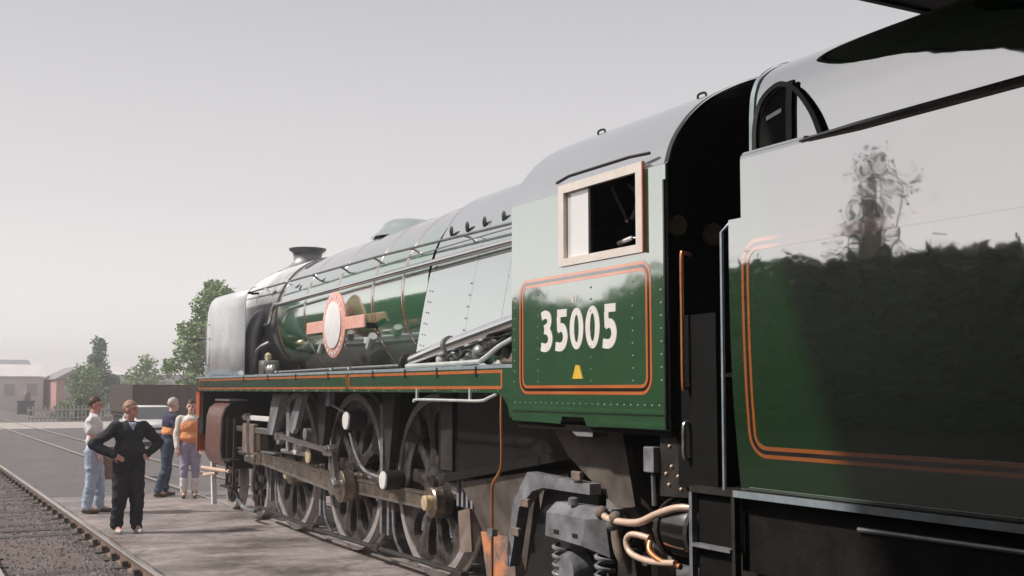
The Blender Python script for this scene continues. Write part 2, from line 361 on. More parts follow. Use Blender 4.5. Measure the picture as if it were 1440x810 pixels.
# ---- trees
BARK = mat('bark', (.09, .07, .055), (.16, .13, .10), rough=.9, scale=10, bump=.4)
def leafmat(name, c1, c2):
    m, n, l, p = new_mat(name)
    cr, nt, src = noise_color(n, l, c1, c2, 1.2, detail=3, lo=.3, hi=.7)
    l.new(cr.outputs[0], p.inputs['Base Color']); p.inputs['Roughness'].default_value = .85; p.inputs['Specular IOR Level'].default_value = .08
    return m
LEAF = leafmat('leaf_green_hazed', (.17, .25, .11), (.30, .40, .19))  # lightened base colour carries distance haze
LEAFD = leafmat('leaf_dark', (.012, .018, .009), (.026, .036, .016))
LEAFB = leafmat('leaf_bluegreen', (.15, .21, .16), (.24, .31, .23))  # paled likewise for haze over distance
def tree(name, loc, h, crown_r, label, lm, base=.25, nl=3500, leaf=.16, clumps=26, seed=1, group=None, conic=0, sparse=1.0):
    rng = random.Random(seed); t = thing(name, loc, label, 'tree', group); x, y, z = loc
    tr = MB(); top = h*.82
    lean = Vector((rng.uniform(-.04, .04)*h, rng.uniform(-.04, .04)*h, 0))
    pts = [Vector((x, y, z-.2)) + lean*(k/6)**1.5 + Vector((0, 0, (top+.2)*k/6)) for k in range(7)]
    r0 = .028*h
    tr.tube(pts, [r0*(1-.13*k) for k in range(7)], 8)
    cs = []
    for i in range(clumps):
        f = base + (1-base)*(i+.5)/clumps
        prof = (1-f)*1.15+.12 if conic else math.sin(math.pi*min(1, .12+.88*(f-base)/(1-base)))**.6
        a = rng.uniform(0, 6.283); rr = crown_r*prof*rng.uniform(.25, .95)
        c = Vector((x+math.cos(a)*rr, y+math.sin(a)*rr, z+h*f*rng.uniform(.95, 1.02))) + lean*f
        cr_ = crown_r*rng.uniform(.22, .42)*(1-.45*f if conic else 1)
        cs.append((c, cr_))
        p0 = pts[min(6, int(f*.8*6))]
        tr.tube([p0, (p0+c)/2 + Vector((0, 0, -.08*h*rng.random())), c], [r0*.35, r0*.22, r0*.08], 5)
    tr.build('trunk', BARK, t, smooth=True)
    cb = MB()
    for i in range(nl):
        c, q = cs[rng.randrange(len(cs))]
        d = Vector((rng.gauss(0, 1), rng.gauss(0, 1), rng.gauss(0, .75)))
        d = d.normalized()*q*(rng.random()**.4)*rng.choice((1, 1, 1.25))
        p = c+d
        if p.z < z+.05: p.z = z+.05+rng.random()*.3
        u = Vector((rng.uniform(-1, 1), rng.uniform(-1, 1), rng.uniform(-.7, .5))).normalized(); v = u.orthogonal().normalized()
        v = (v*math.cos(i) + u.cross(v)*math.sin(i)); sz = leaf*rng.uniform(.6, 1.3)
        cb.add([p-u*sz*.5, p+v*sz*.32, p+u*sz*.6, p-v*sz*.32], [(0, 1, 2, 3)])
    cb.build('crown', lm, t, fix=False)
    return t
tree('broadleaf_tree', (15.3, 62, -.1), 7.6, 2.3, 'tall leafy green tree behind the smoke deflector', LEAF, base=.1, nl=9000, leaf=.26, clumps=44, seed=3)
tree('narrow_tree', (13.3, 88, -.1), 5.7, 1.8, 'narrow pointed blue-green tree beside the brick building', LEAFB, base=.1, nl=4500, leaf=.22, clumps=36, seed=5, conic=1)
tree('bushy_tree', (12.0, 84, -.1), 3.6, 1.7, 'low round bushy tree at the foot of the narrow pointed tree', LEAF, base=.05, nl=3000, leaf=.2, clumps=22, seed=8)
tree('bushy_tree', (17.2, 90, -.1), 4.2, 2.0, 'low pale tree between the pointed tree and the tall leafy tree', LEAF, base=.05, nl=3000, leaf=.22, clumps=22, seed=9)
for k, (bx, by, hh, rr) in enumerate(((10.0, 82, 1.1, .9), (11.2, 80, 1.4, 1.1), (15.3, 72, 1.6, 1.3))):
    tree('shrub', (bx, by, -.1), hh, rr, ['small shrub at the end of the pale fence', 'dark low shrub between the pale fence and the bushy tree', 'low shrub in front of the tall leafy tree'][k], [LEAF, LEAFD, LEAF][k], base=.05, nl=900, leaf=.16, clumps=12, seed=20+k)
# belt of trees on the other side of the yard, mirrored in the polished paint
rng = random.Random(5); cb = MB()
for i in range(80000):
    yy = 6.5 + 125*rng.random()**1.7
    top = 4.5 + .75*noise.noise(Vector((yy*.22, 1.7, 0))) + .35*noise.noise(Vector((yy*.9, 5.1, 0)))
    zz = -.1 + (top+.1)*rng.random()**.8
    dep = 2.2*math.sqrt(max(.05, 1-(zz/top)**2))
    p = Vector((-6.6 + rng.uniform(-1, 1)*dep, yy, zz))
    if rng.random() < .06: p.z += rng.random()*.35
    u = Vector((rng.uniform(-1, 1), rng.uniform(-1, 1), rng.uniform(-.7, .5))).normalized(); v = u.orthogonal().normalized()
    v = (v*math.cos(i) + u.cross(v)*math.sin(i)); sz = rng.uniform(.14, .30)*(1+yy/60)
    cb.add([p-u*sz*.5, p+v*sz*.34, p+u*sz*.6, p-v*sz*.34], [(0, 1, 2, 3)])
rows = []
for k in range(90):                                   # solid core added so no sky shows through the leaves
    yy = 6.8 + 122*(k/89)**1.6
    top = 4.5 + .75*noise.noise(Vector((yy*.22, 1.7, 0))) + .35*noise.noise(Vector((yy*.9, 5.1, 0)))
    jx = lambda q: .25*noise.noise(Vector((yy*.8, q, 3.3)))
    rows.append([(-5.3+jx(0), yy, -.2), (-5.0+jx(1), yy, top*.4), (-5.7+jx(2), yy, top*.78), (-6.5, yy, top*.92+jx(5)), (-7.6+jx(3), yy, top*.7), (-8.2+jx(4), yy, -.2)])
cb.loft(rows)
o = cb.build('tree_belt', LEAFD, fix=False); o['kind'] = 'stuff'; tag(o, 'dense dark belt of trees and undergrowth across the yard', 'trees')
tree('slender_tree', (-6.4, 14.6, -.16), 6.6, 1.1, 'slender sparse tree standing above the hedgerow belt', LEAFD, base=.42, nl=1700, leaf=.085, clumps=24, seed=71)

# ---- buildings far off
BWALL = mat('pale_render', (.62, .58, .56), (.72, .68, .66), rough=.8, scale=.6)
BRICK = mat('hazed_red_brick', (.50, .27, .26), (.56, .32, .30), rough=.9, scale=2)  # brick, slate and window colours paled to paint in distance haze
SLATE = mat('hazed_slate', (.24, .23, .24), (.32, .31, .32), rough=.7, scale=3)
WIND = mat('hazed_window', (.32, .33, .34), (.40, .41, .42), rough=.2)
def hall(name, x0, x1, y0, y1, h, ridge, label, wm, rm, nwin, axis='x', door=None):
    t = thing(name, ((x0+x1)/2, (y0+y1)/2, -.15), label, 'building')
    MB().box((x0, y0, -.3), (x1, y1, h)).build('wall', wm, t)
    e = .25
    if axis == 'x':
        m = (y0+y1)/2; poly = [(y0-e, h+.01), (y1+e, h+.01), (m, ridge)]; MB().prism(poly, 'x', x0-e, x1+e).build('roof', rm, t)
    else:
        m = (x0+x1)/2; poly = [(x0-e, h+.01), (x1+e, h+.01), (m, ridge)]; MB().prism(poly, 'y', y0-e, y1+e).build('roof', rm, t)
    for i in range(nwin):
        wx = x0 + (x1-x0)*(i+.5)/nwin
        w = MB().box((wx-.45, y0-.03, h*.42), (wx+.45, y0+.01, h*.78)).build('window', WIND, t)
        MB().box((wx-.55, y0-.06, h*.37), (wx+.55, y0-.002, h*.42-.002)).build('sill', wm, w)
    return t
hall('white_hall', 3, 13.2, 121, 133, 3.2, 4.5, 'long white low building at the far end of the yard', BWALL, BWALL, 5)
hall('brick_building', 13.8, 18.2, 116, 128, 2.9, 4.2, 'small red brick building with a dark gabled roof', BRICK, SLATE, 2, axis='y')
hall('white_warehouse', 20, 34, 135, 150, 3.6, 4.6, 'pale warehouse beyond the trees', BWALL, BWALL, 6)
hall('grey_hall', 5.5, 8.4, 150, 160, 4.6, 5.8, 'pale hall with dark roof rising behind the long white building', BWALL, SLATE, 1)
hall('grey_hall', 11.5, 15.0, 152, 162, 4.6, 5.7, 'second pale hall with dark roof behind the long white building', BWALL, SLATE, 1)

# ---- pale fence
FENCE = mat('pale_fence_wood', (.36, .34, .32), (.46, .43, .41), rough=.8)
fe = thing('picket_fence', (7, 76, -.1), 'pale open picket fence along the far side of the tracks', 'fence')
fx0, fy0, fx1, fy1 = 7.3, 74.5, 14.5, 78
dv = Vector((fx1-fx0, fy1-fy0, 0)); ln = dv.length; ang = math.atan2(dv.y, dv.x)
FM = Matrix.Translation((fx0, fy0, -.1)) @ Matrix.Rotation(ang, 4, 'Z')
for zz in (.25, .75): MB().box((0, -.02, zz), (ln, .02, zz+.09), M=FM).build('fence_rail', FENCE, fe)
i = 0
while i*.28 < ln:
    MB().box((i*.28, -.045, .02), (i*.28+.06, -.021, 1.0+.02*(i % 3)), M=FM).build('picket', FENCE, fe); i += 1

# ---- yard objects
CAB = mat('dark_blue_metal', (.05, .06, .075), (.08, .09, .11), rough=.5)
BROWNM = mat('brown_paint', (.20, .11, .075), (.28, .16, .11), rough=.6)
ct = thing('equipment_cabinet', (9.6, 100, -.16), 'dark blue-grey equipment cabinet standing alone by the far tracks', 'cabinet')
MB().box((9.0, 99.7, -.16), (10.25, 100.4, .95), bev=.03).build('case', CAB, ct)
MB().box((8.93, 99.62, .952), (10.32, 100.48, 1.04), bev=.02).build('lid', CAB, ct)
for xx in (9.04, 9.645): d = MB().box((xx, 99.665, -.02), (xx+.56, 99.698, .88)).build('door', CAB, ct)
MB().lathe([(.28, 1.041), (.30, 1.3), (.27, 1.6), (.15, 1.78), (.02, 1.84)], (9.7, 100.05, 0), 'z', 14).build('cowl', BROWNM, ct, smooth=True)
cr = thing('crate', (4.45, 26.9, -.05), 'reddish brown wooden crate on the ground behind the man in dark overalls', 'crate')
WOOD = mat('crate_wood', (.17, .085, .065), (.25, .13, .10), rough=.8, scale=6, stretch=(1, 1, 6))
for i in range(6):
    z0 = -.05 + i*.115
    MB().box((4.18, 26.6, z0+.004), (4.80, 26.63, z0+.108)).build('plank', WOOD, cr)
    MB().box((4.18, 27.17, z0+.004), (4.80, 27.20, z0+.108)).build('plank', WOOD, cr)
    MB().box((4.15, 26.6, z0+.004), (4.178, 27.2, z0+.108)).build('plank', WOOD, cr)
    MB().box((4.802, 26.6, z0+.004), (4.83, 27.2, z0+.108)).build('plank', WOOD, cr)
for (px, py) in ((4.2, 26.655), (4.74, 26.655), (4.2, 27.13), (4.74, 27.13)): MB().box((px, py-.02, -.05), (px+.04, py+.02, .62)).build('corner_post', WOOD, cr)
MB().box((4.18, 26.635, -.045), (4.80, 27.165, -.02)).build('base_board', WOOD, cr)
# two dark wagons beyond the men
WAGM = mat('wagon_dark_brown', (.045, .03, .026), (.085, .06, .05), rough=.8, scale=4)
def wagon(cx, cy, label):
    t = thing('open_wagon', (cx, cy, -.05), label, 'rail wagon', 'dark wagons standing beyond the men')
    hw, hl = 1.15, 2.6
    for sx in (-1, 1):
        for k in range(4): MB().box((cx+sx*hw-.035, cy-hl, 1.0+k*.28+.006), (cx+sx*hw+.035, cy+hl, 1.0+(k+1)*.28)).build('side_plank', WAGM, t)
    for sy in (-1, 1):
        for k in range(4): MB().box((cx-hw+.036, cy+sy*hl-.035, 1.0+k*.28+.006), (cx+hw-.036, cy+sy*hl+.035, 1.0+(k+1)*.28)).build('end_plank', WAGM, t)
        for bx_ in (-.85, .85): MB().lathe([(.09, 0), (.09, .3), (.2, .32), (.2, .38)] if sy > 0 else [(.2, -.38), (.2, -.32), (.09, -.3), (.09, 0)], (cx+bx_, cy+sy*(hl+.04), .95), 'y', 12).build('buffer', BLACK, t)
    MB().box((cx-hw+.04, cy-hl+.04, .86), (cx+hw-.04, cy+hl-.04, 1.0)).build('floor', WAGM, t)
    for sx in (-1, 1):
        MB().box((cx+sx*.95-.06, cy-hl, .6), (cx+sx*.95+.06, cy+hl, .858)).build('sole_bar', BLACK, t)
        for sy in (-1.4, 1.4):
            MB().lathe([(.02, -.04), (.42, -.05), (.46, -.05), (.46, .06), (.42, .06), (.02, .04)], (cx+sx*.75, cy+sy, .41), 'x', 18).build('wheel', BLACK, t)
    return t
wagon(9.5, 49, 'dark open wagon standing nearest behind the men')
wagon(13.0, 56, 'dark open wagon standing behind the other dark wagon')

# ================================================================== LOCOMOTIVE
lo = thing('steam_locomotive', (XC, 12.5, 0), 'green express steam locomotive numbered 35005 with orange lining', 'locomotive')
HW = 1.37
CAB0, CAB1 = 6.03, 8.15
# ---- flat mark helpers (on the side sheets): points (s, z) mapped to w by a function
def flat(poly_pairs, wf, off, name, m, parent, th=.003):
    """poly_pairs: list of faces, each a list of (s,z)"""
    b = MB()
    for poly in poly_pairs:
        n = len(poly)
        vs = [L(wf(z)+off+th, s, z) for s, z in poly] + [L(wf(z)+off, s, z) for s, z in poly]
        b.add(vs, [tuple(range(n)), tuple(range(2*n-1, n-1, -1))] + [(i, (i+1) % n, n+(i+1) % n, n+i) for i in range(n)])
    return b.build(name, m, parent)
def rrect(s0, s1, z0, z1, r, k=6, zs=1):
    out = []
    for (cx, cz, a0) in ((s1-r, z1-r, 0), (s0+r, z1-r, 90), (s0+r, z0+r, 180), (s1-r, z0+r, 270)):
        for i in range(k+1):
            a = R(a0+90*i/k); out.append((cx+r*math.cos(a), cz+r*math.sin(a)))
    # subdivide the straight runs so the line follows curved plates
    res = []
    for i, p in enumerate(out):
        q = out[(i+1) % len(out)]; d = math.hypot(q[0]-p[0], q[1]-p[1]); m = max(1, int(d/.12)) if zs > 1 else 1
        for j in range(m): res.append((p[0]+(q[0]-p[0])*j/m, p[1]+(q[1]-p[1])*j/m))
    return res
def ring_faces(s0, s1, z0, z1, r, a, b, zs=1):
    """frame between the rounded rectangle inset by a and inset by b"""
    o = rrect(s0+a, s1-a, z0+a, z1-a, max(r-a, .01)); i = rrect(s0+b, s1-b, z0+b, z1-b, max(r-b, .008))
    if zs > 1:
        def sub(P):
            res = []
            for t in range(len(P)):
                p, q = P[t], P[(t+1) % len(P)]; m = zs if (t % 7) == 6 else 1
                for j in range(m): res.append((p[0]+(q[0]-p[0])*j/m, p[1]+(q[1]-p[1])*j/m))
            return res
        o, i = sub(o), sub(i)
    n = len(o)
    return [[o[k], o[(k+1) % n], i[(k+1) % n], i[k]] for k in range(n)]
def lining(s0, s1, z0, z1, r, wf, parent, w=.022, gap=.024, zs=1, ORANGE=ORANGE, LBLACK=LBLACK):
    flat(ring_faces(s0, s1, z0, z1, r, 0, w, zs), wf, .0015, 'orange_line', ORANGE, parent, th=.0006)
    flat(ring_faces(s0, s1, z0, z1, r, w, w+gap, zs), wf, .0015, 'black_line', LBLACK, parent, th=.0006)
    flat(ring_faces(s0, s1, z0, z1, r, w+gap, 2*w+gap, zs), wf, .0015, 'orange_line', ORANGE, parent, th=.0006)
def ribbon(pts, hw):
    P = [Vector((p[0], p[1], 0)) for p in pts]; Lf = []; Rt = []
    for i, p in enumerate(P):
        t = (P[min(i+1, len(P)-1)] - P[max(i-1, 0)]).normalized(); nrm = Vector((-t.y, t.x, 0))
        Lf.append(p+nrm*hw); Rt.append(p-nrm*hw)
    return [[(Lf[i].x, Lf[i].y), (Lf[i+1].x, Lf[i+1].y), (Rt[i+1].x, Rt[i+1].y), (Rt[i].x, Rt[i].y)] for i in range(len(P)-1)]
def glyph(ch):
    if ch == '0':
        n = 28; f = []
        for k in range(n):
            a, b = 2*math.pi*k/n, 2*math.pi*(k+1)/n
            f.append([(.31+.31*math.cos(a), .5+.5*math.sin(a)), (.31+.31*math.cos(b), .5+.5*math.sin(b)), (.31+.105*math.cos(b), .5+.33*math.sin(b)), (.31+.105*math.cos(a), .5+.33*math.sin(a))])
        return f
    if ch == '8':
        f = []
        for cz, rx, rz in ((.73, .27, .27), (.27, .31, .27)):
            for k in range(20):
                a, b = 2*math.pi*k/20, 2*math.pi*(k+1)/20
                f.append([(.31+rx*math.cos(a), cz+rz*math.sin(a)), (.31+rx*math.cos(b), cz+rz*math.sin(b)), (.31+rx*.42*math.cos(b), cz+rz*.42*math.sin(b)), (.31+rx*.42*math.cos(a), cz+rz*.42*math.sin(a))])
        return f
    if ch == 'P':
        f = [[(.04, 0), (.22, 0), (.22, 1), (.04, 1)]]
        arc = smooth_path([(.2, .92, 0), (.38, .92, 0), (.52, .72, 0), (.38, .5, 0), (.2, .5, 0)], 5)
        return f + ribbon([(p.x, p.y) for p in arc], .085)
    if ch == '5':
        bar = [[(.12, .81), (.57, .81), (.57, 1), (.12, 1)], [(.12, .46), (.28, .50), (.28, .82), (.10, .82)]]
        arc = smooth_path([(.14, .52, 0), (.30, .56, 0), (.44, .50, 0), (.505, .33, 0), (.44, .16, 0), (.28, .085, 0), (.04, .11, 0)], 6)
        return bar + ribbon([(p.x, p.y) for p in arc], .108)
    if ch == '3':
        a1 = smooth_path([(.06, .87, 0), (.24, .915, 0), (.41, .86, 0), (.45, .74, 0), (.38, .61, 0), (.20, .55, 0)], 6)
        a2 = smooth_path([(.20, .54, 0), (.40, .48, 0), (.50, .31, 0), (.43, .15, 0), (.26, .085, 0), (.04, .12, 0)], 6)
        return ribbon([(p.x, p.y) for p in a1], .103) + ribbon([(p.x, p.y) for p in a2], .106)
def put_text(txt, s_start, z0, h, adv, wf, m, parent, name='numeral', sx=1.0):
    for k, ch in enumerate(txt):
        b = MB()
        for j, face in enumerate(glyph(ch)):
            layer = 0 if len(face) != 4 or ch == '0' else j
            off = .003 + .00002*(j % 60)
            b.add([L(wf(0)+off, s_start - k*adv - p[0]*h*sx, z0 + p[1]*h) for p in face], [tuple(range(len(face)))])
        b.build(name, m, parent)

# ---- frames under everything
for sw in (1, -1):
    MB().box(L(sw*.50, 5.9, .62), L(sw*.54, 19.0, 1.55)).build('main_frame', FRAMEM, lo)
MB().box(L(.49, 6.0, .9), L(-.49, 18.9, .96)).build('frame_stretcher', BLACK, lo)
MB().box(L(.48, 6.3, 1.0), L(-.48, 18.6, 2.04)).build('frame_filler', SOOT, lo)

# ---- boiler, smokebox
BZ = 2.95
def arc_ring(s, r, cz, n=48, a0=0, a1=360):
    return [L(r*math.sin(R(a0+(a1-a0)*k/n)), s, cz+r*math.cos(R(a0+(a1-a0)*k/n))) for k in range(n+1)]
bo = MB().loft([arc_ring(s, r, BZ) for s, r in ((16.1, .93), (14.4, .965), (12.6, 1.005), (10.58, 1.03))]).build('boiler', GREENB, lo, smooth=True)
for s, r in ((16.02, .936), (14.75, .962), (13.45, .99), (12.15, 1.017), (11.25, 1.027)):
    MB().loft([arc_ring(s-.03, r+.001, BZ), arc_ring(s-.026, r+.004, BZ), arc_ring(s+.026, r+.003, BZ), arc_ring(s+.03, r+.0, BZ)]).build('boiler_band', PLBAND, bo, smooth=True)
sm = MB().loft([arc_ring(s, r, BZ) for s, r in ((16.101, .90), (16.12, .955), (17.0, .955), (18.15, .955), (18.2, .93))]).build('smokebox', SMOKEBLK, lo, smooth=True)
MB().lathe([(.93, 0), (.90, .05), (.80, .07), (.78, .16), (.5, .26), (.05, .30)], L(0, 18.2, BZ), 'y', 40).build('smokebox_door', SMOKEBLK, sm, smooth=True)
MB().box(L(.60, 16.2, 1.6), L(-.60, 18.1, 2.3)).build('smokebox_saddle', BLACK, sm)
MB().lathe([(.46, 3.80), (.30, 3.90), (.235, 3.97), (.225, 4.05), (.235, 4.10), (.29, 4.145), (.30, 4.165), (.30, 4.178), (.25, 4.18), (.23, 4.12), (.22, 4.0)], L(0, 17.55, 0), 'z', 36).build('chimney', SMOKEBLK, lo, smooth=True)
MB().lathe([(.50, 3.86), (.40, 3.94), (.35, 4.0), (.32, 4.05), (.25, 4.09), (.14, 4.11), (.02, 4.115)], L(0, 13.45, 0), 'z', 36).build('dome', GREENF, lo, smooth=True)

# ---- firebox casing: slab sides leaning inwards, rounded crown
def fb_ring(k):
    half = [(1.24, 2.02), (1.215, 2.2), (1.165, 2.5), (1.11, 2.8), (1.045, 3.1), (.97, 3.34), (.86, 3.56), (.70, 3.77), (.48, 3.92), (.24, 4.0), (0, 4.02)]
    q = [(w*(1-.02*k), 2.02+(z-2.02)*(1+.018*(1-k))) for w, z in half]
    # round the polyline
    P = [ (v.x, v.y) for v in smooth_path([(a, b, 0) for a, b in q], 4)]
    return P + [(-w, z) for w, z in P[::-1][1:]]
rings = [[L(w, s, z) for w, z in fb_ring(k)] for s, k in ((CAB1-.01, 0), (9.3, .5), (10.52, 1))]
fb = MB().loft(rings).build('firebox_casing', GREENF, lo, smooth=True)
MB().add([L(w, 10.53, z) for w, z in fb_ring(1)], [tuple(range(len(fb_ring(1))))]).build('throat_plate', GREENB, fb)
for i, s in enumerate((10.28, 9.92, 9.55, 9.16, 8.76, 8.36)):
    MB().ball(L(.905, s, 3.51), (.016, .035, .055), 10, 6).build('washout_plug', BLACK, fb, smooth=True)
for s in (9.45, 8.75):
    MB().loft([[L(w*1.002, s+d, 2.02+(z-2.02)*1.002+.001) for w, z in fb_ring((s-8.15)/2.4)] for d in (-.012, .012)]).build('cladding_seam', GREENF, fb, smooth=True)
b = MB()
for s in (10.40, 9.47, 8.73, 8.28):
    for z in [2.25+.11*k for k in range(11)]:
        w = 1.24 - (z-2.02)*.185 + (.01 if z < 3.0 else -.012)
        b.ball(L(w-.004, s, z), .009, 6, 4)
b.build('cladding_screws', GREYR, fb, smooth=True)['kind'] = 'stuff'

# ---- ejector pipe, handrail along the boiler
e = smooth_path([(1.02, 16.35, 2.86), (1.02, 16.2, 2.88), (1.03, 16.05, 3.0), (1.04, 15.85, 3.10), (1.05, 15.4, 3.12), (1.06, 12, 3.17), (1.07, 8.44, 3.22)], 5)
MB().tube(Lp(e), [.032]*len(e), 12).build('ejector_pipe', SKYPALE, lo, smooth=True)
hr = MB().tube(Lp([(.93, 18.0, 3.42), (.95, 17.2, 3.43), (1.0, 12, 3.43), (1.05, 8.36, 3.38)]), .016, 8).build('handrail', GREYR, lo, smooth=True)
for s in (16.6, 15.5, 14.4, 13.3, 12.2, 11.1, 9.8):
    wi = .955 if s > 16 else (.96 + (16-s)*.013)
    zz = 3.43 - max(0, (12-s))*.012
    MB().tube(Lp(smooth_path([(1.0 + (12-s)*.006 if s > 12 else 1.0+(12-s)*.013, s, zz), (.96, s-.05, zz-.02), (.90, s-.16, zz-.09), (.86, s-.22, zz-.05)], 3)), .013, 6).build('stanchion', GREYR, hr, smooth=True)
MB().ball(L(1.05, 8.36, 3.38), .05, 10, 6).build('handrail_boss', GREYR, hr, smooth=True)
# long thin cord under the handrail
MB().tube(Lp([(1.03, 12.1, 3.30), (1.05, 9.9, 3.33), (1.07, 8.5, 3.34)]), .007, 6).build('control_rod', GREYR, lo, smooth=True)

# ---- running plate and valance
VW = HW - .01
MB().box(L(VW-.005, CAB1+.002, 2.102), L(.52, 19.12, 2.125)).build('running_plate', FRAMEM, lo)
MB().box(L(VW+.004, CAB1+.002, 2.0995), L(VW-.05, 19.12, 2.130)).build('lit_plate_edge', BLUEE, lo)  # pale strip paints the lit edge of the running plate
MB().box(L(-VW, CAB1+.002, 2.10), L(-.52, 19.12, 2.125)).build('running_plate', FRAMEM, lo)
va = MB()
prof = [(19.12, 2.098), (8.152, 2.098), (8.152, 1.70)]
for k in range(9):
    a = R(90*k/8); prof.append((8.152+.06+.28*(1-math.cos(a)) , 1.70+.195*math.sin(a)))
prof += [(19.12, 1.895)]
va.prism(prof[::-1], 'x', XC-VW, XC-VW+.03)
va = va.build('valance', GREEN, lo)
wfV = lambda z: VW
for s0, s1 in ((12.02, 18.95), (8.33, 11.95)):
    flat(ring_faces(s0, s1, 1.925, 2.085, .03, 0, .026), wfV, .001, 'orange_line', ORANGE, va)
MB().box(L(VW+.003, 11.97, 1.90), L(VW+.02, 12.0, 2.095)).build('joint_strap', GREEN, va)
for s in (8.8, 9.6, 10.35, 11.2, 12.6, 13.8, 15.0, 16.2): MB().box(L(VW+.004, s, 2.03), L(VW+.012, s+.02, 2.12)).build('clip', BLACK, va)
b = MB()
for s in [8.4+.42*k for k in range(25)]: b.ball(L(VW+.004, s, 1.91), .007, 6, 4)
b.build('rivets', GREEN, va)['kind'] = 'stuff'
MB().prism([(19.12, 2.098), (8.152, 2.098), (8.152, 1.9), (19.12, 1.895)][::-1], 'x', XC+VW-.03, XC+VW).build('valance', GREEN, lo)
# thin conduit below the valance
cd = MB().tube(Lp(smooth_path([(1.37, 10.12, 1.80), (1.37, 10.05, 1.825), (1.37, 9.3, 1.825), (1.37, 8.72, 1.825), (1.36, 8.58, 1.85), (1.34, 8.46, 1.885)], 4)), .014, 6).build('conduit', CONDUIT, lo, smooth=True)
for s in (10.06, 8.92): MB().box(L(1.375, s-.012, 1.815), L(1.355, s+.012, 1.93)).build('bracket', CONDUIT, cd)

# ---- smoke deflector plates
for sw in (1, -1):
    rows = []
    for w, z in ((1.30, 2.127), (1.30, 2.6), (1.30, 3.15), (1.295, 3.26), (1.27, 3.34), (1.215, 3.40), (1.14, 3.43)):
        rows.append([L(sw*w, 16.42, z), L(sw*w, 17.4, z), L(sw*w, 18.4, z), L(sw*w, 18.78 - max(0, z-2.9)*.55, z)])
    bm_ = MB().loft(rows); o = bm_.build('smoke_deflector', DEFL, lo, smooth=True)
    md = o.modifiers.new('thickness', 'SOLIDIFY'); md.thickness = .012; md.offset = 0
    MB().tube(Lp([(sw*1.31, 18.70, 2.75), (sw*1.40, 18.78, 2.75), (sw*1.42, 18.95, 2.75)]), .016, 6).build('grab_rail', BLACK, o, smooth=True)
    MB().tube(Lp([(sw*1.06, 17.3, 3.43), (sw*.94, 17.35, 3.40), (sw*.80, 17.4, 3.42)]), .02, 6).build('stay', BLACK, o, smooth=True)
    MB().tube(Lp([(sw*1.31, 18.5, 2.3), (sw*1.36, 18.5, 2.32), (sw*1.36, 18.5, 2.95), (sw*1.31, 18.5, 2.97)]), .012, 6).build('handrail', STEEL, o, smooth=True)
# clutter on the platform behind the deflector
sp = smooth_path([(.75, 16.9, 3.1), (.98, 16.8, 2.95), (1.08, 16.75, 2.7), (1.1, 16.72, 2.4), (1.1, 16.7, 2.15)], 4)
MB().tube(Lp(sp), [.13]*len(sp), 12).build('steam_pipe', SMOKEBLK, lo, smooth=True)
lu = MB().box(L(1.16, 15.95, 2.128), L(.92, 16.2, 2.34), bev=.02).build('lubricator', STEEL, lo, smooth=True)
MB().lathe([(.03, 2.34), (.05, 2.36), (.05, 2.42), (.02, 2.45)], L(1.05, 16.08, 0), 'z', 10).build('lubricator_cap', BRASS, lu, smooth=True)
for s in (15.75, 15.62): MB().lathe([(.04, 2.127), (.06, 2.16), (.05, 2.24), (.02, 2.27)], L(1.12, s, 0), 'z', 10).build('oil_pot', STEEL, lo, smooth=True)
MB().tube(Lp(smooth_path([(1.0, 16.2, 2.6), (1.12, 16.35, 2.5), (1.14, 16.45, 2.3), (1.1, 16.5, 2.13)], 4)), .035, 8).build('drain_pipe', GREYR, lo, smooth=True)
MB().tube(Lp([(1.12, 15.5, 2.16), (1.12, 13.2, 2.17), (1.14, 11.0, 2.17)]), .018, 6).build('oil_line', GREYR, lo, smooth=True)
for s in (15.1, 12.9, 12.3): MB().lathe([(.02, 2.127), (.03, 2.15), (.015, 2.18)], L(1.22, s, 0), 'z', 8).build('oil_cup', GREYR, lo, smooth=True)

# ---- nameplate on brackets: round plaque with a horizontal wing each side
np_ = MB().lathe([(.40, 0), (.40, .02), (.385, .03), (.02, .03)], (0, 0, 0), 'x', 48)
np_.v = [Vector((XC-1.10-v.x, 13.12+v.y, 2.70+v.z)) for v in np_.v]
nm = np_.build('nameplate', PINK, lo, smooth=True)
q = MB().lathe([(.285, 0), (.285, .012), (.27, .016), (.01, .016)], (0, 0, 0), 'x', 40); q.v = [Vector((XC-1.131-v.x, 13.12+v.y, 2.70+v.z)) for v in q.v]
q.build('plaque_centre', PLWHITE, nm, smooth=True)
for a0 in range(0, 360, 15):
    a = R(a0)
    if a0 % 180 in (0, 15, 165): continue
    MB().box(L(1.131, 13.12+.345*math.cos(a)-.018, 2.70+.345*math.sin(a)-.018), L(1.136, 13.12+.345*math.cos(a)+.018, 2.70+.345*math.sin(a)+.018)).build('ring_stud', PLWHITE, nm)
for s0, s1 in ((13.46, 14.15), (12.10, 12.78)): MB().box(L(1.10, s0, 2.625), L(1.125, s1, 2.775), bev=.008).build('plate_wing', PINK, nm)
for s in (13.85, 12.15): MB().box(L(1.098, s-.03, 2.62), L(.93, s+.03, 2.68)).build('mount', BLACK, nm)
MB().box(L(1.05, 12.06, 2.45), L(1.02, 12.30, 2.52), M=None).build('inspection_plate', CONDUIT, lo)
for s in (13.75, 12.1): 
    MB().tube(Lp([(1.06, s, 2.40), (1.09, s-.18, 2.52)]), [.05, .05], 8).build('clack_valve', CONDUIT, lo, smooth=True)

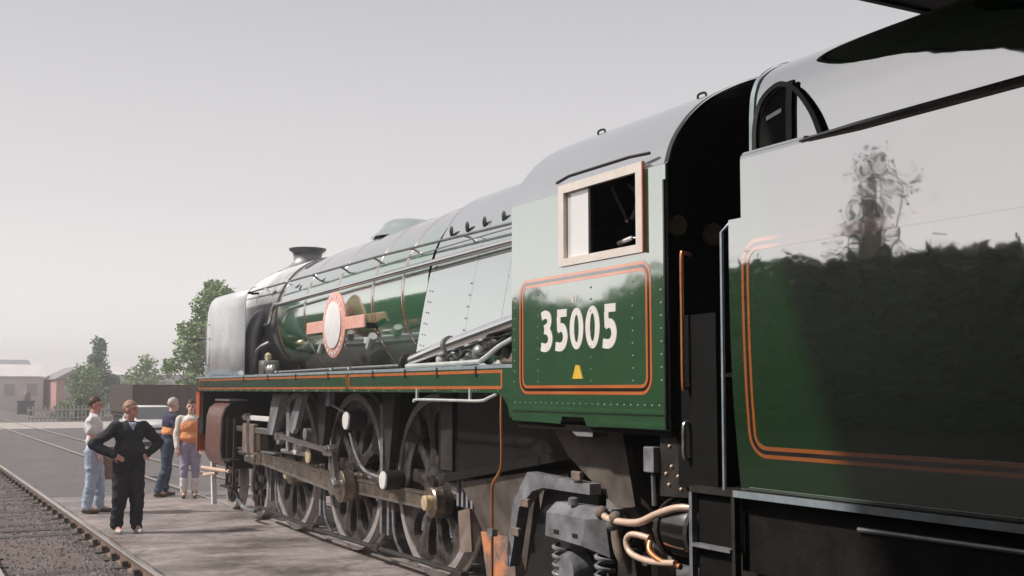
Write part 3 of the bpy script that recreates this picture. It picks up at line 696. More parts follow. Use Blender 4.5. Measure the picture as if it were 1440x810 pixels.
# ---- diagonal pipe casing beside the firebox and the fittings below it
dg = MB().tube(Lp([(1.27, 10.5, 2.19), (1.27, 10.46, 2.195), (1.27, 9.55, 2.325), (1.27, 8.16, 2.50)]), [.055, .068, .068, .068], 14).build('diagonal_pipe', SKYPALE, lo, smooth=True)
MB().tube(Lp([(1.27, 10.56, 2.18), (1.27, 10.49, 2.19)]), .088, 14).build('pipe_end', BLACK, dg, smooth=True)
MB().tube(Lp([(1.27, 9.58, 2.33), (1.27, 9.52, 2.34)]), .082, 14).build('pipe_collar', GREYR, dg, smooth=True)
for i, (s, z, r) in enumerate(((9.75, 2.2, .07), (9.45, 2.22, .075), (9.25, 2.2, .07), (8.95, 2.24, .09), (8.6, 2.3, .10), (8.4, 2.26, .09))):
    MB().ball(L(1.24, s, z), r, 10, 7).build('valve_body', [CONDUIT, GREYR, CONDUIT, GREYR, BLACK, BLACK][i], lo, smooth=True)
MB().tube(Lp(smooth_path([(1.30, 9.55, 2.14), (1.30, 9.42, 2.24), (1.30, 9.28, 2.2), (1.30, 9.1, 2.27), (1.30, 8.8, 2.22), (1.30, 8.5, 2.32), (1.30, 8.2, 2.42)], 5)), .018, 6).build('small_pipe', BLACK, lo, smooth=True)
MB().tube(Lp(smooth_path([(1.33, 10.4, 2.15), (1.33, 8.95, 2.16), (1.33, 8.75, 2.18), (1.33, 8.45, 2.28), (1.33, 8.2, 2.34)], 5)), .022, 8).build('small_pipe', CONDUIT, lo, smooth=True)
for z in (2.38, 2.42, 2.30): MB().tube(Lp([(1.31, 8.75, z-.03), (1.31, 8.2, z)]), .012, 6).build('small_pipe', SOOT, lo, smooth=True)
MB().box(L(1.28, 8.2, 2.14), L(1.20, 8.55, 2.24), bev=.02).build('valve_body', RUST, lo)

# ---- cab
def cab_half():
    P = [(1.37, 1.655), (1.37, 3.30), (1.355, 3.42), (1.31, 3.55), (1.24, 3.665), (1.13, 3.79), (.98, 3.905), (.73, 4.03), (.5, 4.11), (.25, 4.165), (0, 4.18)]
    return P
side_z = 3.30
WIN = (6.27, 7.37, 2.845, 3.465)       # s0 s1 z0 z1 of frame
cs_ = MB()
# side sheet with a real window opening (two z strips, two s strips)
x0, x1 = XC-HW, XC-HW+.02
o0, o1, oz0, oz1 = WIN[0]+.06, WIN[1]-.06, WIN[2]+.05, WIN[3]-.055
def sheetp(s0, s1, z0, z1): cs_.box((x0, s0, z0), (x1, s1, z1))
cs_.prism([(CAB0, 1.655), (6.95, 1.655), (6.95, oz0), (CAB0, oz0)], 'x', x0, x1)
cs_.prism([(6.951, 1.655), (7.02, 1.66), (7.06, 1.72), (7.36, 1.72), (7.39, 1.665), (CAB1, 1.675), (CAB1, oz0), (6.951, oz0)], 'x', x0, x1)
sheetp(CAB0, o0, oz0+.0001, oz1); sheetp(o1, CAB1, oz0+.0001, oz1)
cs_ = cs_.build('cab_side', GREEN, lo)
P = [p for p in cab_half()[1:]]; P = [(v.x, v.y) for v in smooth_path([(a, b, 0) for a, b in P], 3)]
full = P + [(-w, z) for w, z in P[::-1][1:]]
# upper side + roof in one rolled sheet; starts at the top of the window
full = [(1.37, oz1-.0)] + [p for p in full if p[1] > oz1+.005] + [(-1.37, oz1)]
def shrink(p, d=.025): return (p[0]*(1-d/1.4), p[1]-d)
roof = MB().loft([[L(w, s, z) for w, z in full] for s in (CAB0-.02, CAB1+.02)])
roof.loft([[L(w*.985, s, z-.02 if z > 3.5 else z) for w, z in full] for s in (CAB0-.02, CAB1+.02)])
rf = roof.build('cab_roof', SKYPALE, lo, smooth=True, fix=False)
tr_ = MB()
tr_.loft([[L(w*1.006, s, z+.006 if z > 3.5 else z) for w, z in full] for s in (CAB0-.025, CAB0+.02)]).build('roof_edge_bead', BLACK, rf, smooth=True)
MB().tube(Lp([(HW+.012, CAB0-.005, 1.66), (HW+.012, CAB0-.005, 3.30)]), .014, 6).build('edge_bead', BLACKG, cs_, smooth=True)
MB().box(L(-HW, CAB0, 1.655), L(-HW+.02, CAB1, 3.42)).build('cab_side', GREEN, lo)
# front weather plate and dark interior
fr = [(w*.984, z-.022 if z > 3.5 else z) for w, z in full]
MB().prism([(XC-w, z) for w, z in fr] + [(XC+1.34, 2.13), (XC-1.34, 2.13)], 'y', CAB1-.03, CAB1-.011).build('cab_front', INSIDE, lo)
MB().box(L(1.34, CAB0, 1.62), L(-1.34, CAB1-.04, 1.66)).build('cab_floor', INSIDE, lo)
bh = MB().box(L(.95, 7.2, 1.665), L(-.95, 8.1, 3.2), bev=.1).build('backhead', INSIDE, lo)
for (w, s, z, r, m) in ((.7, 7.15, 3.1, .07, BRASS), (.45, 7.15, 3.2, .08, BRASS), (.1, 7.15, 3.15, .09, BRASS)):
    q = MB().lathe([(r, 0), (r, .04), (.02, .045)], (0, 0, 0), 'y', 16); q.v = [Vector(L(w, s, z)) - Vector((v.x, v.y, -v.z)) for v in q.v]; q.build('gauge', m, bh, smooth=True)
MB().tube(Lp(smooth_path([(1.15, 7.0, 3.42), (1.12, 6.95, 3.3), (1.10, 6.9, 3.2), (1.12, 6.85, 3.15)], 4)), .012, 6).build('cab_pipe', STEEL, lo, smooth=True)
MB().tube(Lp(smooth_path([(1.10, 6.85, 3.42), (1.08, 6.78, 3.35), (1.08, 6.78, 3.25), (1.10, 6.82, 3.16)], 4)), .014, 6).build('cab_pipe', STEEL, lo, smooth=True)
MB().tube(Lp([(1.14, 6.93, 2.99), (1.10, 6.80, 3.02)]), .02, 8).build('brake_handle', WHITE, lo, smooth=True)
MB().tube(Lp([(1.10, 6.80, 3.02), (1.05, 6.62, 3.0)]), .007, 6).build('brake_handle', STEEL, lo, smooth=True)
# window: cream frame, sliding pane forward, open rear half
wfC = lambda z: HW
f = MB()
for (s0, s1, z0, z1) in ((WIN[0], WIN[1], WIN[2], WIN[2]+.058), (WIN[0], WIN[1], WIN[3]-.064, WIN[3]), (WIN[0], WIN[0]+.075, WIN[2]+.0585, WIN[3]-.0645), (WIN[1]-.075, WIN[1], WIN[2]+.0585, WIN[3]-.0645)):
    f.box(L(HW-.01, s0, z0), L(HW+.022, s1, z1))
wf_ = f.build('window_frame', CREAM, cs_)
MB().box(L(HW-.012, 6.985, WIN[2]+.05), L(HW-.018, WIN[1]-.06, WIN[3]-.055)).build('window_pane', GLASS, cs_)
MB().box(L(HW-.003, 6.955, WIN[2]+.055), L(HW-.028, 6.984, WIN[3]-.06)).build('sash_bar', BLACK, cs_)
MB().box(L(HW+.024, 6.255, WIN[2]-.005), L(HW+.012, 6.268, WIN[3])).build('frame_edge', REDB, cs_)
MB().tube(Lp([(1.372, 7.42, 3.50), (1.40, 7.2, 3.515), (1.40, 6.4, 3.515), (1.372, 6.20, 3.51)]), .012, 6).build('rain_strip', BLACK, cs_, smooth=True)
# roof furniture
for (w, s, z) in ((.62, 7.9, 4.05), (.62, 6.55, 4.05)):
    MB().tube(Lp(smooth_path([(w+.05, s+.02, z+.0), (w+.05, s+.015, z+.03), (w+.035, s-.005, z+.042), (w+.015, s-.025, z+.042), (w+.01, s-.03, z+.01)], 4)), .009, 6).build('lifting_eye', BLACK, rf, smooth=True)
MB().box(L(.45, 6.85, 4.075), L(.35, 7.15, 4.12)).build('ventilator', BLACK, rf)
# marks on the side
lining(6.20, 8.02, 1.885, 2.79, .12, wfC, cs_)
put_text('35005', 7.68, 2.215, .31, .219, wfC, WHITE, cs_, sx=1.0)
put_text('8P', 7.215, 2.565, .058, .048, wfC, WHITE, cs_, name='class_mark')
flat([[(7.205, 2.0), (7.065, 2.0), (7.11, 2.10), (7.16, 2.10)]], wfC, .002, 'yellow_triangle', YELLOW, cs_)
b = MB()
for z in [1.98+.085*k for k in range(9)]:
    for s in (7.72, 6.95, 6.42): b.ball(L(HW+.002, s, z), .0075, 6, 4)
    b.ball(L(HW+.002, 6.09, z), .0085, 6, 4); b.ball(L(HW+.002, 8.10, z), .0085, 6, 4)
for s in [6.12+.082*k for k in range(25)]:
    if s < 8.1: b.ball(L(HW+.002, s, 1.815), .0075, 6, 4)
b.build('rivets', GREEN, cs_, smooth=True)['kind'] = 'stuff'
MB().box(L(HW+.012, CAB0+.01, 1.755), L(HW+.001, CAB1-.01, 1.775)).build('beading', GREEN, cs_)
MB().box(L(HW+.012, CAB0+.01, 1.662), L(HW+.001, 6.85, 1.69)).build('beading', GREEN, cs_)

# ---- black gangway plates between cab and tender, handrails
MB().box(L(1.30, 5.62, 1.30), L(1.27, 6.02, 2.4)).build('gangway_door', INSIDE, lo)
MB().box(L(1.24, 5.70, 1.25), L(-1.24, 5.72, 2.0)).build('fall_plate', INSIDE, lo)
for z0, z1 in ((1.93, 2.80), (1.48, 1.71)):
    MB().tube(Lp(smooth_path([(1.27, 5.90, z1-.01), (1.33, 5.90, z1), (1.345, 5.90, z1-.04), (1.345, 5.90, (z0+z1)/2), (1.345, 5.90, z0+.04), (1.33, 5.90, z0), (1.27, 5.90, z0+.01)], 4)), .013, 8).build('cab_handrail', COPPER if z0 > 1.8 else STEEL, lo, smooth=True)

# ---- wheels
def web_wheel(w_face, s, z, r, n, name, crank=None, hub=.16, parent=None, rot=0, th=.05):
    """boxed disc wheel: tyre, rim, hub and a plate web pierced by n oval openings"""
    W = thing_part(name, L(w_face-.07, s, z), parent)
    c = Vector(L(w_face, s, z))
    ty = MB().lathe([(r-.085, -.0), (r-.005, .0), (r, .02), (r+.0, .10), (r+.028, .115), (r+.028, .14), (r-.085, .14)], c, 'x', 56, cap=False)
    ty.f += [(6*56+k, 6*56+(k+1) % 56, (k+1) % 56, k) for k in range(56)]
    ty.build('tyre', TYREM, W, smooth=True, auto=30)
    b = MB(); r0, r1 = hub, r-.08
    m = 16; sect = 2*math.pi/n; seg_r = (r1-r0)/2; cr_ = (r0+r1)/2
    def pt(u, v, k, x):   # u,v in -1..1 across sector / radius
        rad = cr_+v*seg_r; a = rot+(k+.5)*sect + u*sect/2
        return c + Vector((x, rad*math.sin(a), rad*math.cos(a)))
    for k in range(n):
        outer = []; inner = []
        for i in range(m):
            a = 2*math.pi*i/m; cx, cy = math.cos(a), math.sin(a); q = max(abs(cx), abs(cy))
            outer.append((cx/q, cy/q)); inner.append((.62*cx, .70*cy + .06))
        for x0, x1 in ((.012, .012+th),):
            vs = [pt(u, v, k, x0) for u, v in outer] + [pt(u, v, k, x0+.014) for u, v in inner] + [pt(u*.98, v*.98, k, x1+.05) for u, v in inner]
            fs = [(i, (i+1) % m, m+(i+1) % m, m+i) for i in range(m)] + [(m+i, m+(i+1) % m, 2*m+(i+1) % m, 2*m+i) for i in range(m)]
            b.add(vs, fs)
    b.build('web', WHEELM, W, smooth=True, auto=30)
    MB().lathe([(.02, -.05), (hub*.62, -.05), (hub*.68, -.03), (hub*.7, .0), (hub+.03, .012), (hub+.03, .12)], c, 'x', 28).build('hub', WHEELM, W, smooth=True)
    if crank:
        p = c + Vector((0, crank[0], crank[1]))
        a = math.atan2(crank[0], crank[1])
        # crank boss and balance weight
        MB().lathe([(.15, -.06), (.16, -.03), (.17, .02)], p, 'x', 24).build('crank_boss', WHEELM, W, smooth=True)
        bw = []
        for k in range(13):
            t = a+math.pi-.62+1.24*k/12; bw.append((math.sin(t)*(r-.1), math.cos(t)*(r-.1)))
        for k in range(13):
            t = a+math.pi+.55-1.1*k/12; bw.append((math.sin(t)*(r*.62), math.cos(t)*(r*.62)))
        MB().prism([(s+q[0], z+q[1]) for q in bw], 'x', c.x-.012, c.x+.05).build('balance_weight', WHEELM, W)
    return W
def thing_part(name, loc, parent):
    o = bpy.data.objects.new(name, None); o.empty_display_size = .1; COL.objects.link(o); set_parent(o, parent, loc); return o
CR = (-.28, -.15)
DRV = (10.84, 13.14, 15.44)
for s in DRV: web_wheel(.83, s, .94, .94, 10, 'driving_wheel', CR, parent=lo, rot=.2)
for s in (17.15, 18.72): web_wheel(.83, s, .47, .47, 8, 'bogie_wheel', None, hub=.09, parent=lo)
web_wheel(.83, 7.45, .545, .545, 8, 'trailing_wheel', None, hub=.1, parent=lo)
for s in DRV:
    MB().lathe([(.02, .0), (.94, .0), (.97, .02), (.97, .12), (.02, .12)], L(-.72, s, .94), 'x', 32).build('far_wheel', BLACK, lo)
    MB().tube(Lp([(.76, s, .94), (-.7, s, .94)]), .1, 12).build('axle', BLACK, lo)
# ---- rods
def rod(name, a, b, w0, w1, h0, h1, m, parent=lo, boss0=.14, boss1=.14):
    a = Vector((0, a[0], a[1])); b_ = Vector((0, b[0], b[1])); d = (b_-a).normalized(); n = Vector((0, -d.z, d.y))
    if n.z < 0: n = -n
    q = [a+n*h0, b_+n*h1, b_-n*h1, a-n*h0]
    o = MB().prism([(v.y, v.z) for v in q], 'x', XC-w1, XC-w0)
    o = o.build(name, m, parent)
    # fluted recess edge strips
    for sg in (1, -1):
        q2 = [a+n*h0*sg, b_+n*h1*sg, b_+n*(h1-.022)*sg, a+n*(h0-.022)*sg]
        MB().prism([(v.y, v.z) for v in q2], 'x', XC-w1-.012, XC-w1-.0005).build('flange', STEEL if sg < 0 else m, o)
    for p, r in ((a, boss0), (b_, boss1)):
        MB().lathe([(r*.35, -.05), (r*.9, -.05), (r, -.035), (r, w1-w0+.02)], (XC-w1, p.y, p.z), 'x', 24).build('rod_end', m, o, smooth=True)
    return o
pins = [(s+CR[0], .94+CR[1]) for s in DRV]
rod('coupling_rod', pins[0], pins[1], .89, .95, .085, .085, RODM, boss0=.15, boss1=.16)
rod('coupling_rod', pins[1], pins[2], .89, .95, .085, .085, RODM, boss0=.001, boss1=.15)
rod('connecting_rod', (16.55, .95), pins[1], 1.01, 1.08, .08, .115, RODM, boss0=.12, boss1=.19)
for p in (pins[0], pins[2]):
    pn = MB().lathe([(.055, -.12), (.075, -.11), (.075, .1)], (XC-.95, p[0], p[1]), 'x', 18).build('crank_pin', BRASS, lo, smooth=True)
MB().tube(Lp([(.9, pins[1][0], pins[1][1]), (1.2, pins[1][0], pins[1][1])]), .075, 16).build('crank_pin', STEEL, lo, smooth=True)
rod('return_crank', pins[1], (13.0, 1.2), 1.13, 1.18, .09, .06, STEEL, boss0=.1, boss1=.07)
rod('eccentric_rod', (13.0, 1.2), (14.95, 1.30), 1.19, 1.22, .03, .03, STEEL, boss0=.06, boss1=.05)
# ---- crosshead, slide bars, cylinder
MB().prism([(16.25, .84), (16.85, .84), (16.95, .95), (16.85, 1.28), (16.25, 1.28), (16.2, .95)], 'x', XC-1.10, XC-.98).build('crosshead', RODM, lo)
sb = MB().box(L(1.12, 15.55, 1.29), L(.98, 17.5, 1.37), bev=.01).build('slide_bar', STEEL, lo)
MB().box(L(1.10, 15.55, 1.02), L(.98, 17.5, 1.045), bev=.005).build('slide_bar', STEEL, lo)
MB().tube(Lp([(1.04, 16.85, .97), (1.04, 17.7, .97)]), .05, 14).build('piston_rod', STEEL, lo, smooth=True)
cy = [(.55, 1.72), (1.05, 1.74), (1.18, 1.71), (1.27, 1.63), (1.31, 1.50), (1.32, 1.25), (1.325, 1.0), (1.30, .86), (1.22, .76), (1.10, .71), (.95, .70), (.55, .8)]
CYM = MB().prism([(XC-w, z) for w, z in cy], 'y', 17.62, 18.55).build('cylinder', MAROON, lo, smooth=True, auto=35)
MB().prism([(XC-w*.995, z) for w, z in cy], 'y', 18.551, 18.60).build('cylinder_end', BLACK, CYM)
MB().lathe([(.30, 0), (.29, .06), (.22, .10), (.03, .11)], L(1.02, 18.6, 1.0), 'y', 28).build('cylinder_cover', BLACKG, CYM, smooth=True)
MB().lathe([(.18, 0), (.17, .05), (.10, .08), (.02, .09)], L(.95, 18.6, 1.52), 'y', 22).build('valve_cover', BLACKG, CYM, smooth=True)
MB().prism([(XC-w*.995, z) for w, z in cy], 'y', 17.56, 17.619).build('cylinder_end', BLACK, CYM)
MB().box(L(1.20, 17.63, 1.742), L(.9, 18.5, 1.775), bev=.01).build('cylinder_top_glint', DISCW, CYM)  # pale plate paints light falling on the cylinder's top
# valve spindle guide, radius rod, combination lever, expansion link
MB().box(L(1.12, 15.6, 1.47), L(1.04, 17.1, 1.54), bev=.01).build('valve_guide', DISCW, lo)
MB().tube(Lp([(1.0, 17.6, 1.5), (1.0, 14.9, 1.48)]), .028, 10).build('radius_rod', STEEL, lo, smooth=True)
rod('combination_lever', (16.75, 1.52), (16.65, .92), 1.12, 1.15, .035, .03, STEEL, boss0=.05, boss1=.05)
MB().box(L(1.14, 16.45, .98), L(1.06, 17.05, 1.42), bev=.02).build('motion_box', RUST, lo)
MB().prism([(15.05, 1.86), (15.45, 1.86), (15.70, 1.36), (15.55, 1.30), (15.45, 1.30)], 'x', XC-1.16, XC-1.06).build('motion_bracket', CASTG, lo)
MB().prism([(14.25, 1.86), (14.45, 1.86), (14.75, 1.58), (14.85, 1.40), (14.70, 1.34), (14.55, 1.42)], 'x', XC-1.12, XC-1.05).build('expansion_link', CASTG, lo)
MB().prism([(14.9, 1.10), (15.05, 1.10), (15.05, 1.75), (14.9, 1.75)], 'x', XC-1.09, XC-1.02).build('link_hanger', CASTG, lo)
for s, z, m in ((15.35, 1.25, CASTG), (14.6, 1.15, DISCW), (14.2, 1.35, GREYR)):
    MB().lathe([(.05, -.04), (.08, -.03), (.08, .05)], L(1.08, s, z), 'x', 14).build('link_pin', m, lo, smooth=True)
MB().tube(Lp([(1.05, 15.3, 1.09), (1.05, 14.1, 1.09)]), .035, 10).build('valve_rod', STEEL, lo, smooth=True)
# drum-like fittings with round pale caps
for s, z, r, m in ((13.95, 1.09, .105, BRASS), (12.60, 1.56, .115, DISCW), (11.45, .955, .105, DISCW)):
    d = MB().lathe([(r*.9, -.02), (r, .0), (r, .2)], L(1.12, s, z), 'x', 24).build('drum', BLACK, lo, smooth=True)
    MB().lathe([(.01, -.018), (r*.85, -.012), (r*.92, .0), (r*.92, .02)], L(1.142, s, z), 'x', 24).build('drum_cap', m, d, smooth=True)
MB().tube(Lp(smooth_path([(1.1, 12.58, 1.42), (1.1, 12.4, 1.2), (1.1, 12.1, 1.02), (1.1, 11.55, .97)], 5)), .018, 8).build('curved_pipe', CASTG, lo, smooth=True)
MB().box(L(1.12, 13.25, 1.72), L(1.05, 13.38, 1.9)).build('hanger_bracket', CASTG, lo)
MB().tube(Lp([(1.09, 13.3, 1.75), (1.09, 12.6, 1.62)]), .016, 6).build('hanger_rod', GREYR, lo, smooth=True)
# brake gear, hangers, rail-level pull rod, sand pipes
for s in (14.29, 11.99, 12.2, 16.5):
    MB().prism([(s-.05, 1.75), (s+.05, 1.75), (s+.03, .30), (s-.03, .30)], 'x', XC-.86, XC-.80).build('brake_hanger', CASTG, lo)
for s in (14.2, 11.9):
    MB().prism([(s+.02, .55), (s+.13, .62), (s+.15, 1.1), (s+.05, 1.1)], 'x', XC-.84, XC-.74).build('brake_block', RUST, lo)
for s in (11.75, 13.95): MB().prism([(s-.22, 1.88), (s+.16, 1.88), (s+.0, 1.0), (s-.06, 1.0)], 'x', XC-.98, XC-.90).build('spring_hanger', FRAMEM, lo)
pr = MB().tube(Lp([(.95, 16.6, .20), (.95, 14.2, .14), (.95, 12.0, .16), (.95, 9.95, .18)]), .028, 8).build('pull_rod', FRAMEM, lo, smooth=True)
for s in (12.1, 9.98, 14.3): MB().box(L(.99, s-.12, .12), L(.90, s+.1, .2), bev=.015).build('rod_joint', FRAMEM, pr)
for s in (16.3, 14.2, 11.9):
    MB().tube(Lp(smooth_path([(.84, s, 1.3), (.84, s-.02, .6), (.84, s-.08, .3), (.80, s-.2, .12)], 4)), .02, 8).build('sand_pipe', CASTG, lo, smooth=True)
# rear slotted bracket
sl = thing_part('spring_bracket', L(.9, 9.9, 1.0), lo)
for k in range(4): MB().box(L(.94, 9.72+k*.1, .80), L(.88, 9.76+k*.1, 1.06)).build('bar', CASTG, sl)
MB().box(L(.94, 9.70, 1.061), L(.88, 10.1, 1.10)).build('cross_bar', CASTG, sl)
# ---- firebox lower side and ashpan
MB().prism([(10.35, 2.04), (10.35, 1.10), (10.13, 1.11), (7.6, 1.48), (7.6, 2.04)], 'x', XC-1.0, XC-.6).build('firebox_lower_side', BLACKG, lo)
MB().box(L(1.012, 10.28, 1.14), L(1.001, 9.98, 2.0)).build('stay_plate', CASTG if False else FRAMEM, lo)
MB().box(L(1.03, 9.98, 1.1), L(1.001, 10.0, 2.0)).build('stay_plate', FRAMEM, lo)
MB().prism([(10.13, 1.105), (7.6, 1.475), (7.6, 1.40), (10.1, 1.03)], 'x', XC-1.04, XC-.6).build('foundation_ring', SOOT, lo)
hp = MB().add([L(.98, 9.9, 1.04), L(.98, 8.4, 1.24), L(.80, 8.95, .30), L(.80, 9.45, .30), L(.5, 9.9, 1.04), L(.5, 8.4, 1.24), L(.5, 8.95, .30), L(.5, 9.45, .30)],
    [(0,1,2,3), (4,7,6,5), (0,4,5,1), (1,5,6,2), (2,6,7,3), (3,7,4,0)]).build('ashpan', ASHM, lo)
MB().prism([(9.62, .60), (9.0, .60), (8.92, .15), (9.48, .15)], 'x', XC-.90, XC-.80).build('ashpan_door', RUSTO, hp)
MB().prism([(10.05, .75), (9.8, .80), (9.75, .40), (10.0, .36)], 'x', XC-.93, XC-.9).build('side_plate', RUST, lo)
MB().prism([(8.5, 1.18), (8.0, 1.24), (7.95, .3), (8.35, .3)], 'x', XC-.93, XC-.85).build('frame_plate', ASHM, lo)
cp = smooth_path([(1.33, 8.40, 1.93), (1.34, 8.39, 1.7), (1.34, 8.38, 1.34), (1.34, 8.42, 1.24), (1.33, 8.55, 1.14), (1.33, 8.57, 1.05), (1.33, 8.57, .8), (1.33, 8.57, .25)], 4)
cpo = MB().tube(Lp(cp), .013, 8).build('copper_pipe', COPPER, lo, smooth=True)
MB().box(L(1.35, 8.53, .70), L(1.30, 8.62, .76)).build('pipe_clip', GREYR, cpo)
# ---- trailing truck
tt = thing_part('trailing_truck', L(.9, 7.4, .6), lo)
lb = MB().prism([(8.2, 1.25), (7.25, 1.22), (7.25, 1.14), (7.95, 1.14), (8.12, 1.10), (8.34, .95), (8.50, .45), (8.58, .45), (8.44, 1.0)], 'x', XC-1.20, XC-1.10).build('truck_frame', CASTG, tt)
MB().prism([(8.1, 1.13), (7.3, 1.13), (7.3, .3), (8.45, .3)], 'x', XC-1.09, XC-1.02).build('truck_side', BLACK, tt)
for s, z in ((7.4, 1.27), (8.2, 1.0), (8.36, .75)): MB().box(L(1.225, s-.05, z-.035), L(1.19, s+.08, z+.035), bev=.01).build('bolt_block', RUST, lb)
ca = MB().add([L(1.20, 7.74, 1.05), L(1.20, 6.95, 1.06), L(1.31, 7.70, .98), L(1.31, 7.12, .98), L(1.31, 7.72, .80), L(1.31, 7.20, .78), L(1.28, 6.92, 1.0), L(1.22, 6.95, .72), L(1.10, 7.74, 1.05), L(1.10, 6.95, 1.06), L(1.10, 7.76, .80), L(1.10, 6.98, .72)],
    [(0,1,3,2), (2,3,5,4), (3,6,7,5), (1,6,3), (0,2,4,10,8), (0,8,9,1), (6,1,9,11,7), (4,5,7,11,10), (8,10,11,9)]).build('axlebox_casting', CASTG, tt)
for s in (7.55, 7.28): MB().box(L(1.316, s-.035, .83), L(1.309, s+.035, .86)).build('casting_slot', BLACK, ca)
MB().lathe([(.04, 1.05), (.04, 1.10), (.02, 1.11)], L(1.22, 7.45, 0), 'z', 10).build('oil_plug', GREYR, ca)
for s in (7.62, 7.02):
    pts = []
    for k in range(64): a = k*2*math.pi/10; pts.append((1.22+.065*math.cos(a), s+.065*math.sin(a), .32+.42*k/64))
    MB().tube(Lp(pts), .016, 6).build('coil_spring', CASTG, tt, smooth=True)
MB().lathe([(.03, -.06), (.13, -.05), (.15, 0), (.15, .12)], L(1.22, 7.50, .55), 'x', 24).build('axlebox', CASTG, tt, smooth=True)
MB().prism([(7.62, .62), (7.40, .66), (7.30, .35), (7.70, .35)], 'x', XC-1.21, XC-1.12).build('axle_guard', CASTG, tt)
MB().prism([(6.92, .82), (6.72, .80), (6.62, .4), (6.9, .36)], 'x', XC-1.18, XC-1.12).build('guard_plate', FRAMEM, tt)
# ---- plates, box and injector below the cab
MB().prism([(8.05, 1.64), (7.02, 1.62), (6.86, 1.08), (7.09, 1.05), (7.79, 1.40)], 'x', XC-1.06, XC-1.0).build('cab_support', ASHM, lo)
MB().prism([(7.40, 1.66), (7.0, 1.66), (7.0, 1.58), (7.22, 1.58)], 'x', XC-1.33, XC-1.20).build('step_bracket', CASTG, lo)
bp = MB().prism([(6.23, 1.645), (6.06, 1.645), (5.93, 1.23), (6.24, 1.22)], 'x', XC-1.29, XC-1.26).build('step_plate', FRAMEM, lo)
for s, z in ((6.12, 1.55), (6.10, 1.42), (6.16, 1.37), (6.03, 1.36), (6.0, 1.28), (6.13, 1.30)): MB().ball(L(1.295, s, z), .013, 8, 5).build('bolt', COPPERP, bp, smooth=True)
MB().box(L(1.34, 6.24, 1.37), L(1.27, 6.36, 1.54), bev=.008).build('junction_box', CASTG, lo)
MB().tube(Lp([(1.30, 6.30, 1.36), (1.30, 6.29, 1.15)]), .016, 6).build('conduit', GREYR, lo)
inj = MB().lathe([(.05, 5.88), (.16, 5.90), (.19, 5.94), (.19, 6.30), (.16, 6.33), (.13, 6.34), (.13, 6.42), (.05, 6.44)], L(1.10, 0, 1.0), 'y', 24).build('injector', BLACKG, lo, smooth=True)
for s in (5.96, 6.28): MB().lathe([(.205, -.02), (.205, .02)], L(1.10, s, 1.0), 'y', 24).build('flange', FRAMEM, inj)
for pts, r, m in (([(1.25, 7.02, 1.05), (1.28, 6.90, 1.01), (1.28, 6.72, 1.0), (1.28, 6.5, 1.02), (1.28, 6.3, 1.09), (1.26, 6.1, 1.15), (1.2, 5.95, 1.16)], .026, COPPERP),
                  ([(1.25, 6.42, .92), (1.28, 6.58, .93), (1.29, 6.64, .88), (1.29, 6.58, .80), (1.29, 6.35, .775), (1.29, 6.08, .80)], .022, COPPERP),
                  ([(1.26, 6.40, .90), (1.29, 6.36, .84), (1.29, 6.22, .79), (1.27, 6.05, .78)], .02, COPPER),
                  ([(1.22, 6.86, 1.0), (1.24, 6.84, .9), (1.24, 6.80, .78), (1.2, 6.78, .70)], .04, RUST)):
    MB().tube(Lp(smooth_path(pts, 5)), r, 10).build('injector_pipe', m, lo, smooth=True)
for s, z in ((6.98, 1.04), (6.80, 1.02)): MB().ball(L(1.27, s, z), .05, 10, 6).build('pipe_union', RUST, lo, smooth=True)
MB().ball(L(1.25, 6.86, .97), .055, 10, 6).build('pipe_union', GREYR, lo, smooth=True)
# ---- front end
bb = MB().box(L(1.32, 19.13, .92), L(-1.32, 19.18, 1.45)).build('buffer_beam', REDB, lo)
MB().box(L(1.34, 18.95, 1.5), L(1.30, 19.19, 1.893)).build('front_bracket', REDB, lo)
MB().box(L(1.30, 18.86, 1.20), L(-1.30, 19.128, 2.10)).build('front_footplate', BLACK, lo)
for sw in (.86, -.86):
    MB().lathe([(.16, 0), (.15, .05), (.12, .3), (.09, .31), (.09, .5), (.25, .52), (.26, .56), (.02, .585)], L(sw, 19.18, 1.06), 'y', 24).build('buffer', REDB, lo, smooth=True)
for pts, r in (([(1.22, 17.4, .68), (1.22, 18.2, .66), (1.22, 19.15, .64)], .032), ([(1.20, 18.3, .60), (1.20, 18.8, .55), (1.20, 19.1, .52)], .032)):
    MB().tube(Lp(pts), r, 10).build('drain_pipe', COPPERP, lo, smooth=True)
MB().prism([(18.62, .78), (18.54, .78), (18.40, .1), (18.50, .1)], 'x', XC-1.22, XC-1.15).build('guard_iron', DISCW, lo)
st = thing_part('front_steps', L(1.2, 17.3, .8), lo)
for s in (17.50, 17.10): MB().box(L(1.25, s, .42), L(1.22, s+.05, 1.5)).build('step_upright', FRAMEM, st)
for z in (.45, .85): MB().box(L(1.32, 17.05, z), L(1.15, 17.6, z+.025)).build('step_tread', FRAMEM, st)
MB().tube(Lp(smooth_path([(1.15, 17.3, .4), (1.15, 16.9, .2), (1.1, 16.4, .17)], 5)), .03, 8).build('life_guard', CASTG, lo, smooth=True)

